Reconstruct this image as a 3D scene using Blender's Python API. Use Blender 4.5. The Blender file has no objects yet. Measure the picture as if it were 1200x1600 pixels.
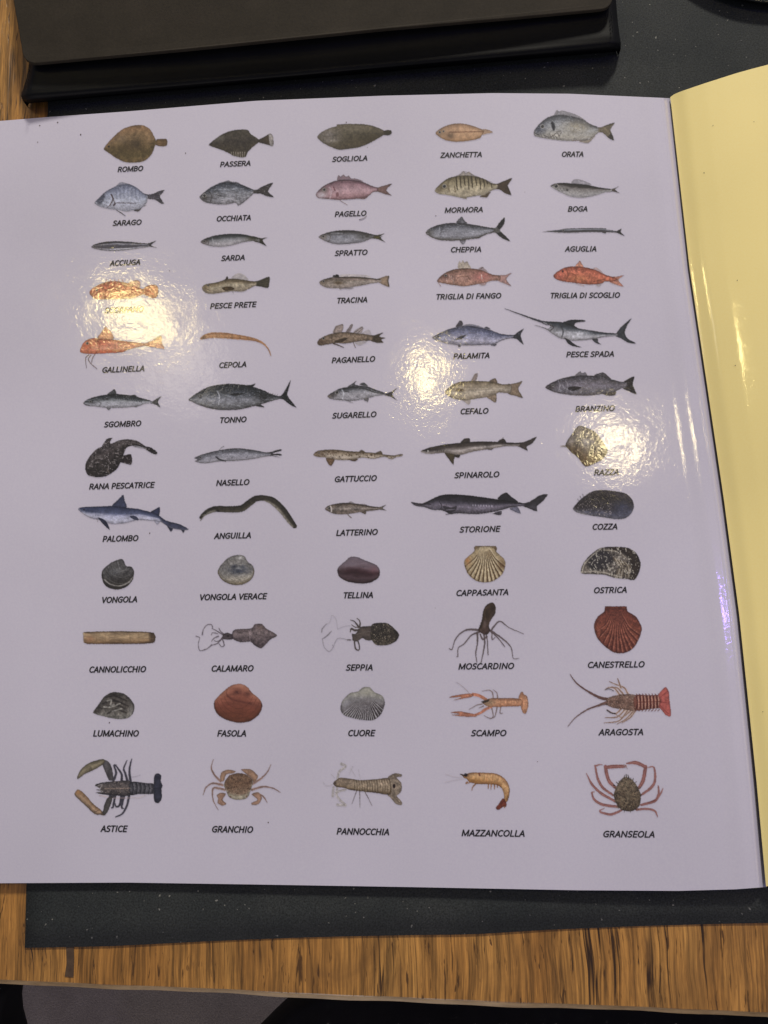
import bpy, bmesh, math
import numpy as np
from mathutils import Matrix, Vector
SC = bpy.context.scene
COL = SC.collection
# ---------------------------------------------------------------- camera, light, exposure
CAM = np.array([0.0, 0.0, 0.30])                    # a phone held 30 cm above the table, tilted 8 degrees
ROT = np.array([[0.99890975, 0.02887437, 0.03668216], [-0.02335488, 0.98946586, -0.1428701], [-0.04042103, 0.14185763, 0.98906145]])
FPX = 1208.0
cam = bpy.data.cameras.new('camera'); co = bpy.data.objects.new('camera', cam); COL.objects.link(co)
cam.sensor_fit = 'VERTICAL'; cam.sensor_height = 32.0; cam.sensor_width = 24.0; cam.lens = 32.0*FPX/1600
cam.clip_start = .01; cam.clip_end = 50
m4 = Matrix([list(ROT[i])+[CAM[i]] for i in range(3)]+[[0, 0, 0, 1]]); co.matrix_world = m4
SC.camera = co
W = bpy.data.worlds.new('World'); SC.world = W; W.use_nodes = True
bg = W.node_tree.nodes['Background']; bg.inputs[0].default_value = (.86, .84, 1.0, 1); bg.inputs[1].default_value = .2
SC.view_settings.view_transform = 'Standard'; SC.view_settings.look = 'None'
SC.view_settings.exposure = .05; SC.view_settings.gamma = 1; SC.view_settings.use_curve_mapping = False
SC.cycles.use_denoising = True; SC.cycles.max_bounces = 6; SC.cycles.sample_clamp_indirect = 4

def unproject(px, py, h):                            # place on the table, h metres above it, seen at that spot of the photo
    px, py = np.asarray(px, float), np.asarray(py, float)
    d = np.stack([(px-600)/FPX, (800-py)/FPX, -np.ones(np.broadcast(px, py).shape)], -1) @ ROT.T
    t = (np.asarray(h)-CAM[2])/d[..., 2]
    return CAM + d*t[..., None]
# the page as a sheet: gently bowed, rising a little towards the fold, then dipping into it
def spline_x(py): return np.interp(py, [100, 153, 420, 503, 600, 780, 960, 1220, 1386, 1450], [1041, 1047.5, 1077.5, 1090, 1104.5, 1131, 1155, 1182, 1197, 1202])
_g = np.linspace(-.1, 1.1, 2401)
def table1(xs, ys, sig):
    v = np.interp(_g, xs, ys); k = np.exp(-.5*(np.arange(-240, 241)*(_g[1]-_g[0])/sig)**2); k /= k.sum()
    return np.convolve(np.pad(v, 240, 'edge'), k, 'valid')
HT = table1([-.1, .05, .2, .4, .6, .8, .93, .985, 1.1], [0, .0005, .0022, .0046, .0058, .0054, .0046, .0044, .0044], .035)
HB = table1([-.1, .1, .4, .7, .9, .985, 1.1], [0, 0, .0003, .0010, .0018, .0023, .0023], .035)
def page_top(px): return np.interp(px, [-80, 0, 80, 200, 400, 600, 770, 890, 1048, 1100], [195, 189, 182.5, 174, 157.5, 149.5, 145.5, 146.5, 153.5, 157])
def page_bottom(px): return np.interp(px, [-80, 0, 200, 400, 640, 900, 1060, 1150, 1197, 1220], [1380.5, 1380, 1379, 1382, 1386, 1391, 1392, 1389.5, 1386, 1384])
def page_h(px, py):
    sx = spline_x(py); s = px/sx; t = np.clip((py-150)/1236, -.05, 1.05)
    h = np.interp(s, _g, HT)*(1-t) + np.interp(s, _g, HB)*t
    d = sx-px                                        # pixels from the fold
    q = np.clip((58-d)/30, 0, 1); h = h + .00048*q*q*(3-2*q)                 # a soft ridge beside the fold
    q = np.clip((30-d)/19, 0, 1); h = h - .00028*q*q*(3-2*q)
    h = h + .00012*np.exp(-((d-13)/1.6)**2)                                # the crease line
    h = h - .0042*np.clip((11-d)/11, 0, 1.3)**1.15
    return h
def page_point(px, py, lift=0.0): return unproject(px, py, page_h(np.asarray(px, float), np.asarray(py, float))+lift)
def page_normal(px, py):
    e = 1.5
    a = page_point(px+e, py)-page_point(px-e, py); b = page_point(px, py-e)-page_point(px, py+e)
    n = np.cross(a, b); return n/np.linalg.norm(n)
def mirror(px, py, z):                               # where a lamp at height z hangs to shine back from this spot of the page
    p, n = page_point(px, py), page_normal(px, py)
    v = p-CAM; v /= np.linalg.norm(v); r = v-2*(v@n)*n
    return p + r*(z-p[2])/r[2]
def lamp(name, pos, watts, radius, col):
    l = bpy.data.lights.new(name, 'POINT'); l.energy = watts; l.shadow_soft_size = radius; l.color = col
    o = bpy.data.objects.new(name, l); COL.objects.link(o); o.location = pos
WARM = (1.0, .80, .33)
LZ = 1.15
lamp('ceiling_or_glare_lamp', mirror(200, 488, LZ), 2.7, .040, WARM)
lamp('ceiling_or_glare_lamp', mirror(668, 592, LZ), 2.4, .034, WARM)
lamp('ceiling_or_glare_lamp', mirror(960, 690, LZ), 2.3, .036, (1, .83, .45))
lamp('ceiling_or_glare_lamp', mirror(258, 508, LZ), 1.2, .025, WARM)  # weaker extra lamp, added only to stretch the left glare sideways
lamp('dim_lamp', mirror(285, 572, 1.6), 1.0, .085, (1, .9, .75))
vp = unproject(1290, 960, 0); vd = vp-CAM; vd[2] = -vd[2]
lamp('violet_lamp', vp+vd*(1.3/vd[2]), 5.0, .04, (.34, .2, 1.0))
al = bpy.data.lights.new('room_light', 'AREA'); al.energy = 120; al.shape = 'DISK'; al.size = .45; al.color = (1.0, .93, .80)
ao = bpy.data.objects.new('room_light', al); COL.objects.link(ao); ao.location = (.7, 3.2, 2.05)
ao.rotation_euler = Vector((-.7, -3.2, -2.05)).to_track_quat('-Z', 'Y').to_euler()

lamp('floor_fill', (-.2, -1.8, .10), 25, .06, (1, .9, .82))  # unseen low fill light, added behind the camera to brighten the floor

# ---------------------------------------------------------------- helpers
def obj(name, verts, faces, mat, parent=None, smooth_=True, loc=None):
    v = np.asarray(verts, float)
    if parent is not None:
        base = Vector(parent.location); q = parent.parent
        while q: base += q.location; q = q.parent
    else: base = Vector(loc) if loc is not None else Vector((0, 0, 0))
    v = v - np.array(base)
    me = bpy.data.meshes.new(name); me.from_pydata(v.tolist(), [], [list(f) for f in faces]); me.validate(); me.update()
    if smooth_: me.polygons.foreach_set('use_smooth', [True]*len(me.polygons))
    o = bpy.data.objects.new(name, me); COL.objects.link(o)
    if parent is not None: o.parent = parent
    else: o.location = base
    if mat: me.materials.append(mat)
    return o
def thing(name, label, cat, loc=(0, 0, 0), group=None):
    o = bpy.data.objects.new(name, None); COL.objects.link(o); o.location = loc; o.empty_display_size = .05
    return tag(o, label, cat, group)
def tag(o, label, cat, group=None):
    o['label'] = label; o['category'] = cat
    if group: o['group'] = group
    return o
def grid(n, m, fn):
    P_ = fn(n, m); v = P_.reshape(-1, 3)
    f = [(i*m+j, i*m+j+1, (i+1)*m+j+1, (i+1)*m+j) for i in range(n-1) for j in range(m-1)]
    return v, f
def modifier(o, kind, **k):
    md = o.modifiers.new(kind.lower(), kind)
    for a, b in k.items(): setattr(md, a, b)
    return md
class Mat:
    def __init__(s, name, rough=.5, color=(.5, .5, .5), **inp):
        s.m = bpy.data.materials.new(name); s.m.use_nodes = True; s.t = s.m.node_tree; s.b = s.t.nodes['Principled BSDF']
        s.b.inputs['Roughness'].default_value = rough; s.b.inputs['Base Color'].default_value = tuple(color)+(1,)
        for k, v in inp.items(): s.b.inputs[k.replace('_', ' ')].default_value = v
        s.tc = s.t.nodes.new('ShaderNodeTexCoord')
    def n(s, typ, **k):
        nd = s.t.nodes.new(typ)
        for a, b in k.items():
            if a.startswith('i_'): nd.inputs[a[2:].replace('_', ' ')].default_value = b
            else: setattr(nd, a, b)
        return nd
    def l(s, a, b): s.t.links.new(a, b)
    def noise(s, scale, detail=4, rough=.6, stretch=None, dist=0, vec=None):
        nd = s.n('ShaderNodeTexNoise', i_Scale=scale, i_Detail=detail, i_Roughness=rough, i_Distortion=dist)
        src = vec or s.tc.outputs['Object']
        if stretch:
            mp = s.n('ShaderNodeMapping'); mp.inputs['Scale'].default_value = stretch; s.l(src, mp.inputs[0]); src = mp.outputs[0]
        s.l(src, nd.inputs['Vector']); return nd.outputs['Fac']
    def ramp(s, fac, stops):
        r = s.n('ShaderNodeValToRGB'); e = r.color_ramp.elements
        while len(e) < len(stops): e.new(.5)
        for el, (p, c) in zip(e, stops): el.position = p; el.color = tuple(c)+(1,) if len(c) == 3 else c
        s.l(fac, r.inputs[0]); return r.outputs[0]
    def mix(s, fac, a, b, blend='MIX'):
        nd = s.n('ShaderNodeMix', data_type='RGBA', blend_type=blend)
        for sock, v in ((nd.inputs[0], fac), (nd.inputs[6], a), (nd.inputs[7], b)):
            if hasattr(v, 'node'): s.l(v, sock)
            elif isinstance(v, (int, float)): sock.default_value = v
            else: sock.default_value = tuple(v)+(1,)
        return nd.outputs[2]
    def bump(s, h, strength, dist, normal=None, to=('Normal',)):
        nd = s.n('ShaderNodeBump', i_Strength=strength, i_Distance=dist); s.l(h, nd.inputs['Height'])
        if normal: s.l(normal, nd.inputs['Normal'])
        for q in to: s.l(nd.outputs[0], s.b.inputs[q])
        return nd.outputs[0]
    def color(s, c): s.l(c, s.b.inputs['Base Color'])
def lin(c):
    c = np.asarray(c, float)/255
    return np.where(c <= .04045, c/12.92, ((c+.055)/1.055)**2.4)

# ---------------------------------------------------------------- materials
PAGE = np.array((.575, .56, .685))
SEEN = lin((192, 182, 190))
def paper(name, base, ink=False, gloss=.10, var=.04, amp=2.9e-5):
    m = Mat(name, .55, base)
    m.b.inputs['Specular IOR Level'].default_value = .2
    m.b.inputs['Coat Weight'].default_value = 1.0; m.b.inputs['Coat Roughness'].default_value = gloss; m.b.inputs['Coat IOR'].default_value = 1.5
    f = m.noise(9, 3, .5); f2 = m.noise(1400, 2, .6)
    c = m.mix(m.ramp(f, [(.3, (0, 0, 0)), (.7, (1, 1, 1))]), tuple(np.array(base)*(1-var)), tuple(np.array(base)*(1+var)))
    c = m.mix(.05, c, m.ramp(f2, [(.25, (0, 0, 0)), (.75, (1, 1, 1))]), 'OVERLAY')
    if ink:
        at = m.n('ShaderNodeAttribute', attribute_name='ink'); c = m.mix(at.outputs['Alpha'], c, at.outputs['Color'])
    m.color(c)
    a = m.noise(620, 1.2, .5, dist=1.0); b = m.noise(70, 2, .5)
    n1 = m.bump(b, 1, .00014, to=('Coat Normal',)); m.bump(a, 1, amp, normal=n1, to=('Coat Normal',))
    return m.m
M_page = paper('lilac_glossy_paper', PAGE, var=.055)
M_ink = paper('printed_ink', PAGE, ink=True, var=.055)
m = Mat('paper_cut_edge', .8, (.6, .58, .56), Specular_IOR_Level=.2); f_ = m.noise(300, 3); m.color(m.ramp(f_, [(.3, (.42, .41, .42)), (.7, (.62, .6, .6))])); M_cut = m.m
M_yellow = paper('yellow_glossy_paper', (.89, .76, .325), gloss=.10, var=.06, amp=2.6e-5)
# oak: long streaks across the table edge, dark open pores and cracks
m = Mat('oiled_oak', .45, (.4, .25, .1))
wp = m.n('ShaderNodeTexNoise', i_Scale=34, i_Detail=2); m.l(m.tc.outputs['Object'], wp.inputs['Vector'])
wv = m.n('ShaderNodeVectorMath', operation='MULTIPLY_ADD'); m.l(wp.outputs['Color'], wv.inputs[0]); wv.inputs[1].default_value = (.0035, .012, 0); m.l(m.tc.outputs['Object'], wv.inputs[2]); V_ = wv.outputs[0]
wave = m.noise(1, 5, .65, stretch=(34, 4, 8), dist=.4, vec=V_)
c = m.ramp(wave, [(.25, (.19, .084, .018)), (.45, (.305, .146, .035)), (.62, (.365, .186, .048)), (.8, (.43, .232, .066))])
fine = m.noise(1, 5, .7, stretch=(620, 26, 40), dist=.3, vec=V_); c = m.mix(.95, c, m.ramp(fine, [(.33, (.15, .15, .15)), (.62, (.74, .74, .74))]), 'OVERLAY')
fib = m.noise(1, 3, .7, stretch=(2200, 60, 60), vec=V_); c = m.mix(.5, c, m.ramp(fib, [(.3, (.2, .2, .2)), (.7, (.8, .8, .8))]), 'OVERLAY')
bl = m.noise(26, 4, .65, dist=1.5); c = m.mix(m.ramp(bl, [(.5, (0, 0, 0)), (.78, (.6, .6, .6))]), c, (.17, .082, .022))
po = m.noise(1, 3, .6, stretch=(760, 75, 60), dist=.5, vec=V_); pm = m.ramp(po, [(.62, (0, 0, 0)), (.665, (.9, .85, .85))])
ck = m.noise(1, 3, .5, stretch=(130, 5, 30), dist=.4, vec=V_); cm = m.ramp(ck, [(.482, (0, 0, 0)), (.497, (1, 1, 1)), (.503, (1, 1, 1)), (.518, (0, 0, 0))])
ckz = m.noise(1, 3, .6, stretch=(60, 22, 20)); cz = m.ramp(ckz, [(.46, (0, 0, 0)), (.62, (1, 1, 1))]); cm2 = m.mix(1.0, cm, cz, 'MULTIPLY')
c = m.mix(pm, c, (.055, .024, .007)); c = m.mix(cm2, c, (.025, .011, .004)); m.color(c)
hsum = m.mix(1.0, pm, cm2, 'ADD'); inv = m.n('ShaderNodeInvert'); m.l(hsum, inv.inputs['Color']); m.bump(inv.outputs[0], .5, .0004); M_oak = m.m
m = Mat('oak_edge', .55, (.4, .27, .12)); f_ = m.noise(1, 4, .7, stretch=(90, 300, 300)); m.color(m.ramp(f_, [(.3, (.26, .16, .06)), (.7, (.46, .32, .16))])); M_oak_edge = m.m
m = Mat('wood_filler', .6, (.06, .035, .02)); f_ = m.noise(300, 3); m.color(m.ramp(f_, [(.3, (.05, .028, .016)), (.7, (.09, .055, .032))])); M_filler = m.m
# dark paper placemat with pale flecks
m = Mat('dark_placemat_paper', .8, (.03, .03, .03), Specular_IOR_Level=.2)
f1 = m.noise(30, 4, .6); c = m.ramp(f1, [(.3, (.023, .0275, .030)), (.7, (.038, .042, .043))])
f2 = m.noise(1500, 3, .7); c = m.mix(.7, c, m.ramp(f2, [(.3, (.12, .12, .12)), (.7, (.85, .85, .85))]), 'OVERLAY')
f3 = m.noise(620, 2, .4); c = m.mix(m.ramp(f3, [(.72, (0, 0, 0)), (.75, (.7, .8, .8))]), c, (.25, .25, .23)); m.color(c)
m.bump(f2, .3, .0002); M_mat = m.m
def leather(name, c0, c1, rough, bs=.25, spec=.3):
    m = Mat(name, rough, c0, Specular_IOR_Level=spec); f = m.noise(60, 4, .6); g = m.noise(900, 4, .7)
    c = m.ramp(f, [(.3, c0), (.7, c1)]); c = m.mix(.25, c, m.ramp(g, [(.3, (.2, .2, .2)), (.7, (.8, .8, .8))]), 'OVERLAY'); m.color(c); m.bump(g, bs, .0003); return m.m
M_flap = leather('grey_brown_leather', (.023, .0195, .015), (.032, .027, .021), .75, .25, .12)
M_black = leather('black_leather', (.0035, .004, .0052), (.006, .0065, .008), .5, .12, .12)
M_thread = leather('black_thread', (.004, .004, .005), (.006, .006, .007), .7)
M_seat = leather('black_fabric', (.002, .002, .003), (.004, .004, .006), .9)
m = Mat('grey_brown_carpet', .95, (.05, .04, .04)); f1 = m.noise(25, 4); f2 = m.noise(450, 3, .7)
c = m.ramp(f1, [(.3, (.15, .127, .123)), (.7, (.20, .172, .166))]); c = m.mix(.35, c, m.ramp(f2, [(.3, (.15, .15, .15)), (.7, (.85, .85, .85))]), 'OVERLAY'); m.color(c); m.bump(f2, .5, .003); M_floor = m.m
m = Mat('dark_green_glass', .12, (.02, .026, .02)); f_ = m.noise(40, 2); m.color(m.ramp(f_, [(.3, (.014, .018, .014)), (.7, (.03, .036, .028))])); M_glass = m.m
m = Mat('dirt_speck', .8, (.08, .06, .05)); f_ = m.noise(900, 2); m.color(m.ramp(f_, [(.3, (.05, .035, .03)), (.7, (.12, .09, .08))])); M_speck = m.m

# ---------------------------------------------------------------- printed pictures (ink painted on a fine grid)
def pts(s):
    return np.array([[float(v) for v in q.split(',')] for q in s.split()])
def smooth(p, closed, k=4):
    n = len(p)
    if n < 3: return p
    out = []
    for i in range(n if closed else n-1):
        if closed: a, b, c, d = p[(i-1) % n], p[i], p[(i+1) % n], p[(i+2) % n]
        else: a, b, c, d = p[max(i-1, 0)], p[i], p[i+1], p[min(i+2, n-1)]
        for j in range(k):
            t = j/k
            out.append(b + .5*t*((c-a) + t*((2*a-5*b+4*c-d) + t*(3*b-a-3*c+d)))*0.85 + .15*t*(c-b))
    if not closed: out.append(p[-1])
    return np.array(out)
def vnoise(x, y, seed):
    xi, yi = np.floor(x).astype(np.int64), np.floor(y).astype(np.int64)
    fx, fy = x-xi, y-yi
    fx, fy = fx*fx*(3-2*fx), fy*fy*(3-2*fy)
    def h(a, b):
        n = (a*374761393 + b*668265263 + seed*974634777) & 0x7fffffff
        n = ((n ^ (n >> 13))*1274126177) & 0x7fffffff
        return ((n ^ (n >> 16)) & 0xffff)/32767.5 - 1
    return (h(xi, yi)*(1-fx)+h(xi+1, yi)*fx)*(1-fy) + (h(xi, yi+1)*(1-fx)+h(xi+1, yi+1)*fx)*fy
def fbm(x, y, seed):
    return .5*vnoise(x, y, seed) + .3*vnoise(x*2.1+5, y*2.1+9, seed+1) + .2*vnoise(x*4.3, y*4.3, seed+2)
PICS = []
CUR = None
def pic(name, kind, label, ox, oy, s):
    global CUR
    CUR = dict(name=name, kind=kind, label=label, o=np.array([ox, oy], float), s=float(s), ops=[])
    PICS.append(CUR)
def T(p): return CUR['o'] + (pts(p) if isinstance(p, str) else np.array(p, float))/CUR['s']
def P(p, col, n=.13, ns=5, a=1, sm=1, clip=0, rim=.3, f=1.0, st=1.0):
    q = T(p); CUR['ops'].append(('P', smooth(q, True) if sm else q, col, n, ns, a, clip, rim, f, st))
def L(p, col, w=4, a=1, clip=0, f=1.0, sm=1):
    q = T(p); w = np.array(w if isinstance(w, (list, tuple)) else [w], float)/CUR['s']
    qq = smooth(q, False, 4) if sm else q
    ww = np.interp(np.linspace(0, 1, len(qq)), np.linspace(0, 1, len(w)), w) if len(w) > 1 else np.full(len(qq), w[0])
    CUR['ops'].append(('L', qq, col, ww, a, clip, f))
def E(x, y, rx, ry, col, a=1, clip=0, rot=0):
    CUR['ops'].append(('E', T([[x, y]])[0], np.array([rx, ry])/CUR['s'], col, a, clip, rot))
def G(x, y, rx, ry, col, a=.8, rot=0):
    CUR['ops'].append(('G', T([[x, y]])[0], np.array([rx, ry])/CUR['s'], col, a, 1, rot))
def N(amp, sx, sy=None, col=None, thr=None, box=None):       # mottling over everything painted so far
    CUR['ops'].append(('N', amp, sx, sy or sx, col, thr, box))
def eye(x, y, r, c=(24, 22, 24), ring=(168, 160, 150)):
    E(x, y, r, r, ring, .75, 1); E(x, y, r*.66, r*.66, c, .95, 1); E(x-r*.2, y-r*.25, r*.22, r*.22, (190, 190, 195), .6, 1)
def segdist(X, Y, a, b):
    d = b-a; l2 = d@d + 1e-12
    t = np.clip(((X-a[0])*d[0] + (Y-a[1])*d[1])/l2, 0, 1)
    return np.hypot(X-a[0]-t*d[0], Y-a[1]-t*d[1]), t
STEP = .75
def render_pic(pc, seed):
    lo, hi = np.full(2, 1e9), np.full(2, -1e9)
    for o in pc['ops']:
        if o[0] in 'PL':
            lo = np.minimum(lo, o[1].min(0)); hi = np.maximum(hi, o[1].max(0))
    lo -= 3; hi += 3
    xs = np.arange(lo[0], hi[0], STEP); ys = np.arange(lo[1], hi[1], STEP)
    X, Y = np.meshgrid(xs, ys)
    rg = 0 if pc['kind'] == 'caption' else .35
    wx = X + rg*vnoise(X/1.6, Y/1.6, 900+seed); wy = Y + rg*vnoise(X/1.6, Y/1.6, 950+seed)     # slightly rough outlines
    C = np.zeros(X.shape+(3,)); A = np.zeros(X.shape)
    def comp(sl, cov, col, clip):
        c, a = C[sl], A[sl]
        if clip:
            m = cov*np.clip(a*1.2, 0, 1)
            C[sl] = c + (col-c)*m[..., None]
        else:
            na = cov + a*(1-cov)
            C[sl] = np.where(na[..., None] > 1e-4, (col*cov[..., None] + c*(a*(1-cov))[..., None])/np.maximum(na, 1e-4)[..., None], c)
            A[sl] = na
    def window(mn, mx):
        i0 = max(int((mn[0]-lo[0])/STEP)-1, 0); i1 = min(int((mx[0]-lo[0])/STEP)+3, len(xs))
        j0 = max(int((mn[1]-lo[1])/STEP)-1, 0); j1 = min(int((mx[1]-lo[1])/STEP)+3, len(ys))
        return (slice(j0, max(j1, j0)), slice(i0, max(i1, i0)))
    for k, o in enumerate(pc['ops']):
        if o[0] == 'P':
            _, q, col, n, ns, a, clip, rim, f, st = o
            sl = window(q.min(0)-2, q.max(0)+2); x, y = wx[sl], wy[sl]
            if x.size == 0: continue
            ins = np.zeros(x.shape, bool); dist = np.full(x.shape, 1e9)
            for i in range(len(q)):
                A0, B0 = q[i-1], q[i]
                dist = np.minimum(dist, segdist(x, y, A0, B0)[0])
                if A0[1] != B0[1]:
                    ins ^= ((A0[1] > y) != (B0[1] > y)) & (x < (B0[0]-A0[0])*(y-A0[1])/(B0[1]-A0[1]) + A0[0])
            sd = np.where(ins, dist, -dist)
            cov = np.clip(.5 + sd/f, 0, 1)*a
            if isinstance(col, list):
                rows = np.arange(x.shape[0])[:, None]
                top = np.where(ins.any(0), ins.argmax(0), 0); bot = np.where(ins.any(0), x.shape[0]-1-ins[::-1].argmax(0), 1)
                ker = np.ones(7)/7
                top = np.convolve(np.pad(top, 3, 'edge'), ker, 'valid'); bot = np.convolve(np.pad(bot, 3, 'edge'), ker, 'valid')
                t = np.clip((rows-top[None])/np.maximum(bot-top, 1)[None], 0, 1)
                t = np.clip(t + .05*fbm(X[sl]/9, Y[sl]/4, seed*7+k), 0, 1)
                tt = [g[0] for g in col]
                cc = np.stack([np.interp(t, tt, [g[1][j] for g in col]) for j in range(3)], -1)
            else:
                cc = np.broadcast_to(np.array(col, float), x.shape+(3,))
            m = 1 + n*1.5*fbm(X[sl]/ns/st, Y[sl]/ns, seed*13+k) + .06*vnoise(X[sl]/.9, Y[sl]/.9, seed+k)
            if rim: m = m*(1-rim*np.exp(-np.maximum(sd, 0)/1.6))
            comp(sl, cov, cc*m[..., None], clip)
        elif o[0] == 'L':
            _, q, col, ww, a, clip, f = o
            mw = ww.max(); sl = window(q.min(0)-mw-2, q.max(0)+mw+2); x, y = wx[sl], wy[sl]
            if x.size == 0: continue
            cov = np.zeros(x.shape)
            for i in range(len(q)-1):
                d, t = segdist(x, y, q[i], q[i+1])
                w = ww[i] + (ww[i+1]-ww[i])*t
                cov = np.maximum(cov, np.clip(.5 + (w/2-d)/f, 0, 1)*np.clip(w/.8, .35, 1))
            m = 1 + .18*fbm(X[sl]/3, Y[sl]/3, seed*3+k)
            comp(sl, cov*a, np.array(col, float)*m[..., None], clip)
        elif o[0] in 'EG':
            _, c, r, col, a, clip, rot = o
            ca, sa = math.cos(rot), math.sin(rot)
            R_ = max(r)*(1 if o[0] == 'E' else 2.2)+2
            sl = window(c-R_, c+R_); x, y = X[sl]-c[0], Y[sl]-c[1]
            if x.size == 0: continue
            u, v = (x*ca+y*sa)/r[0], (-x*sa+y*ca)/r[1]
            d = np.hypot(u, v)
            cov = np.clip(.5+(1-d)*min(r), 0, 1) if o[0] == 'E' else np.exp(-d*d*1.1)*np.clip(1+.5*fbm(x/3, y/3, seed+k), .3, 1.3)
            comp(sl, np.clip(cov*a, 0, 1), np.broadcast_to(np.array(col, float), x.shape+(3,)), clip)
        else:
            _, amp, sx, sy, col, thr, box = o
            v = fbm(X/sx, Y/sy, seed*31+k)
            if box is not None:
                b = T2(pc, box); v = np.where((X > b[0][0]) & (X < b[1][0]) & (Y > b[0][1]) & (Y < b[1][1]), v, -9 if col is not None else 0)
            if col is None: C *= (1 + amp*v*1.6)[..., None]
            else:
                m = np.clip((v-thr)/.12, 0, 1)*amp
                C += (np.array(col, float)-C)*m[..., None]
    return X, Y, np.clip(C, 4, 250), np.clip(A, 0, 1)
def T2(pc, box): return pc['o'] + np.array(box, float)/pc['s']

FISH, SHELL, CRUST, CEPH = 'fish_picture', 'shell_picture', 'crustacean_picture', 'cephalopod_picture'
DK = (40, 36, 36)
# ---- row 1
pic('rombo', FISH, 'round brown flatfish printed above its name', 130, 160, 4)
P('455,238 462,230 490,228 518,228 527,245 522,270 500,276 465,272 450,262', (124, 98, 64))
P('128,290 160,245 215,190 260,160 320,143 375,143 415,165 440,205 455,240 450,270 430,320 400,355 360,374 290,378 250,370 200,345 150,310', [(0, (152, 118, 82)), (.25, (136, 110, 76)), (.55, (108, 88, 56)), (.85, (102, 86, 52)), (1, (128, 104, 66))], n=.16, ns=7)
G(325, 250, 40, 32, (82, 68, 50), .7); G(250, 290, 60, 40, (92, 76, 46), .6); G(240, 230, 40, 30, (128, 108, 84), .6); G(410, 220, 25, 50, (152, 122, 86), .6)
L('155,275 230,230 330,215 440,235', (140, 116, 84), 4, .4, 1); L('470,240 520,236', (90, 68, 44), 3, .6, 1); L('470,258 520,260', (90, 68, 44), 3, .6, 1); E(160, 275, 7, 6, DK, .8, 1)
N(.1, 2, 2)
pic('passera', FISH, 'dark kite-shaped flatfish with a pale tail tip', 130, 160, 4)
P('1080,236 1100,230 1135,212 1170,196 1185,215 1187,270 1140,262 1095,250', (78, 66, 52)); P('1158,202 1172,196 1187,215 1187,270 1166,264', (168, 158, 152), a=.9)
P('785,262 830,225 870,198 920,178 980,169 1028,172 1050,200 1095,228 1100,246 1060,280 1030,310 1015,340 985,345 940,335 905,315 850,292 800,275', [(0, (92, 84, 70)), (.4, (72, 64, 56)), (1, (84, 74, 58))], n=.14)
G(850, 225, 40, 22, (108, 102, 90), .7)
for i in range(7): L([[925+i*14, 310], [930+i*13, 342]], (176, 164, 150), 4, .75, 1)
N(.14, 2.2)
pic('sogliola', FISH, 'long oval sole, grey head to olive tail', 470, 160, 4)
P('510,182 545,172 565,176 567,195 552,206 515,203', (66, 58, 38))
P('103,215 130,185 180,160 222,148 228,138 300,134 390,136 450,146 500,165 522,180 520,202 490,222 430,255 370,280 290,293 240,297 190,280 140,255 115,235', [(0, (110, 98, 78)), (.3, (102, 92, 72)), (.7, (84, 74, 54)), (1, (92, 80, 58))], n=.12, st=1.5)
G(170, 210, 80, 60, (132, 122, 116), .8); G(340, 160, 70, 25, (128, 116, 96), .6); G(450, 230, 80, 40, (70, 60, 38), .6); L('140,215 300,200 520,190', (74, 66, 52), 3, .5, 1)
G(200, 240, 40, 10, (160, 150, 138), .5); N(.14, 2.5)
pic('zanchetta', FISH, 'small tan flatfish with one dark line along it', 670, 160, 4)
P('330,170 360,168 395,180 397,190 360,197 325,205', (184, 148, 112), a=.95)
P('42,192 65,168 110,145 160,133 220,133 280,148 330,168 345,182 330,208 320,222 280,235 220,245 150,246 100,235 60,212', [(0, (160, 124, 92)), (.3, (186, 148, 112)), (.8, (184, 144, 104)), (1, (164, 124, 82))], n=.1)
L('130,186 340,183', (120, 82, 52), 6, .85, 1); G(135, 208, 26, 24, (104, 82, 60), .8); G(75, 190, 30, 30, (120, 100, 78), .6); eye(68, 186, 9); eye(92, 180, 7)
P('330,205 322,224 285,236 310,215', (150, 112, 70), a=.5)
pic('orata', FISH, 'silver bream with a dark head and spiny back fin', 670, 160, 4)
P('785,82 800,48 815,56 835,50 880,62 940,85 985,118 940,110 850,88', (108, 104, 104), a=.75, rim=0)
for i in range(9): L([[800+i*19, 84+i*3], [808+i*19, 54+i*6]], (70, 68, 70), 2.5, .55)
P('1050,155 1075,155 1120,138 1160,128 1138,165 1140,185 1157,236 1120,220 1085,190 1050,188', (122, 108, 84)); P('1120,222 1157,236 1142,190 1132,200', (50, 44, 38), a=.8); L('1100,148 1158,128', (60, 54, 46), 5, .8)
P('940,240 1040,205 1010,245 995,255 970,253', (150, 134, 112), a=.9)
P('655,190 665,165 700,125 740,95 785,80 840,78 900,88 960,105 1010,135 1060,156 1058,188 1040,205 1000,235 955,240 880,242 800,236 720,225 665,212', [(0, (70, 70, 76)), (.2, (118, 118, 122)), (.45, (170, 168, 168)), (.6, (152, 148, 144)), (.85, (168, 160, 148)), (1, (150, 142, 134))], n=.1, st=1.6)
G(690, 160, 40, 42, (66, 68, 80), .85); G(930, 150, 90, 40, (158, 142, 112), .6); P('765,122 782,128 790,155 782,178 770,160', (44, 46, 58), clip=1, f=2); L('720,205 760,218 800,190 815,210', (70, 58, 56), 5, .6, 1)
for i in range(6): L([[700+i*18, 195+(i % 3)*8], [712+i*18, 222]], (58, 56, 60), 4, .5, 1)
L('790,110 900,120 1050,160', (100, 96, 92), 3, .5, 1); L('800,180 830,185 812,210', (84, 74, 68), 4, .7, 1); L('660,190 690,205', DK, 4, .8, 1); L('900,238 955,242', (120, 84, 60), 3, .8, 1)
eye(710, 150, 14); N(.1, 2)
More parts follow.
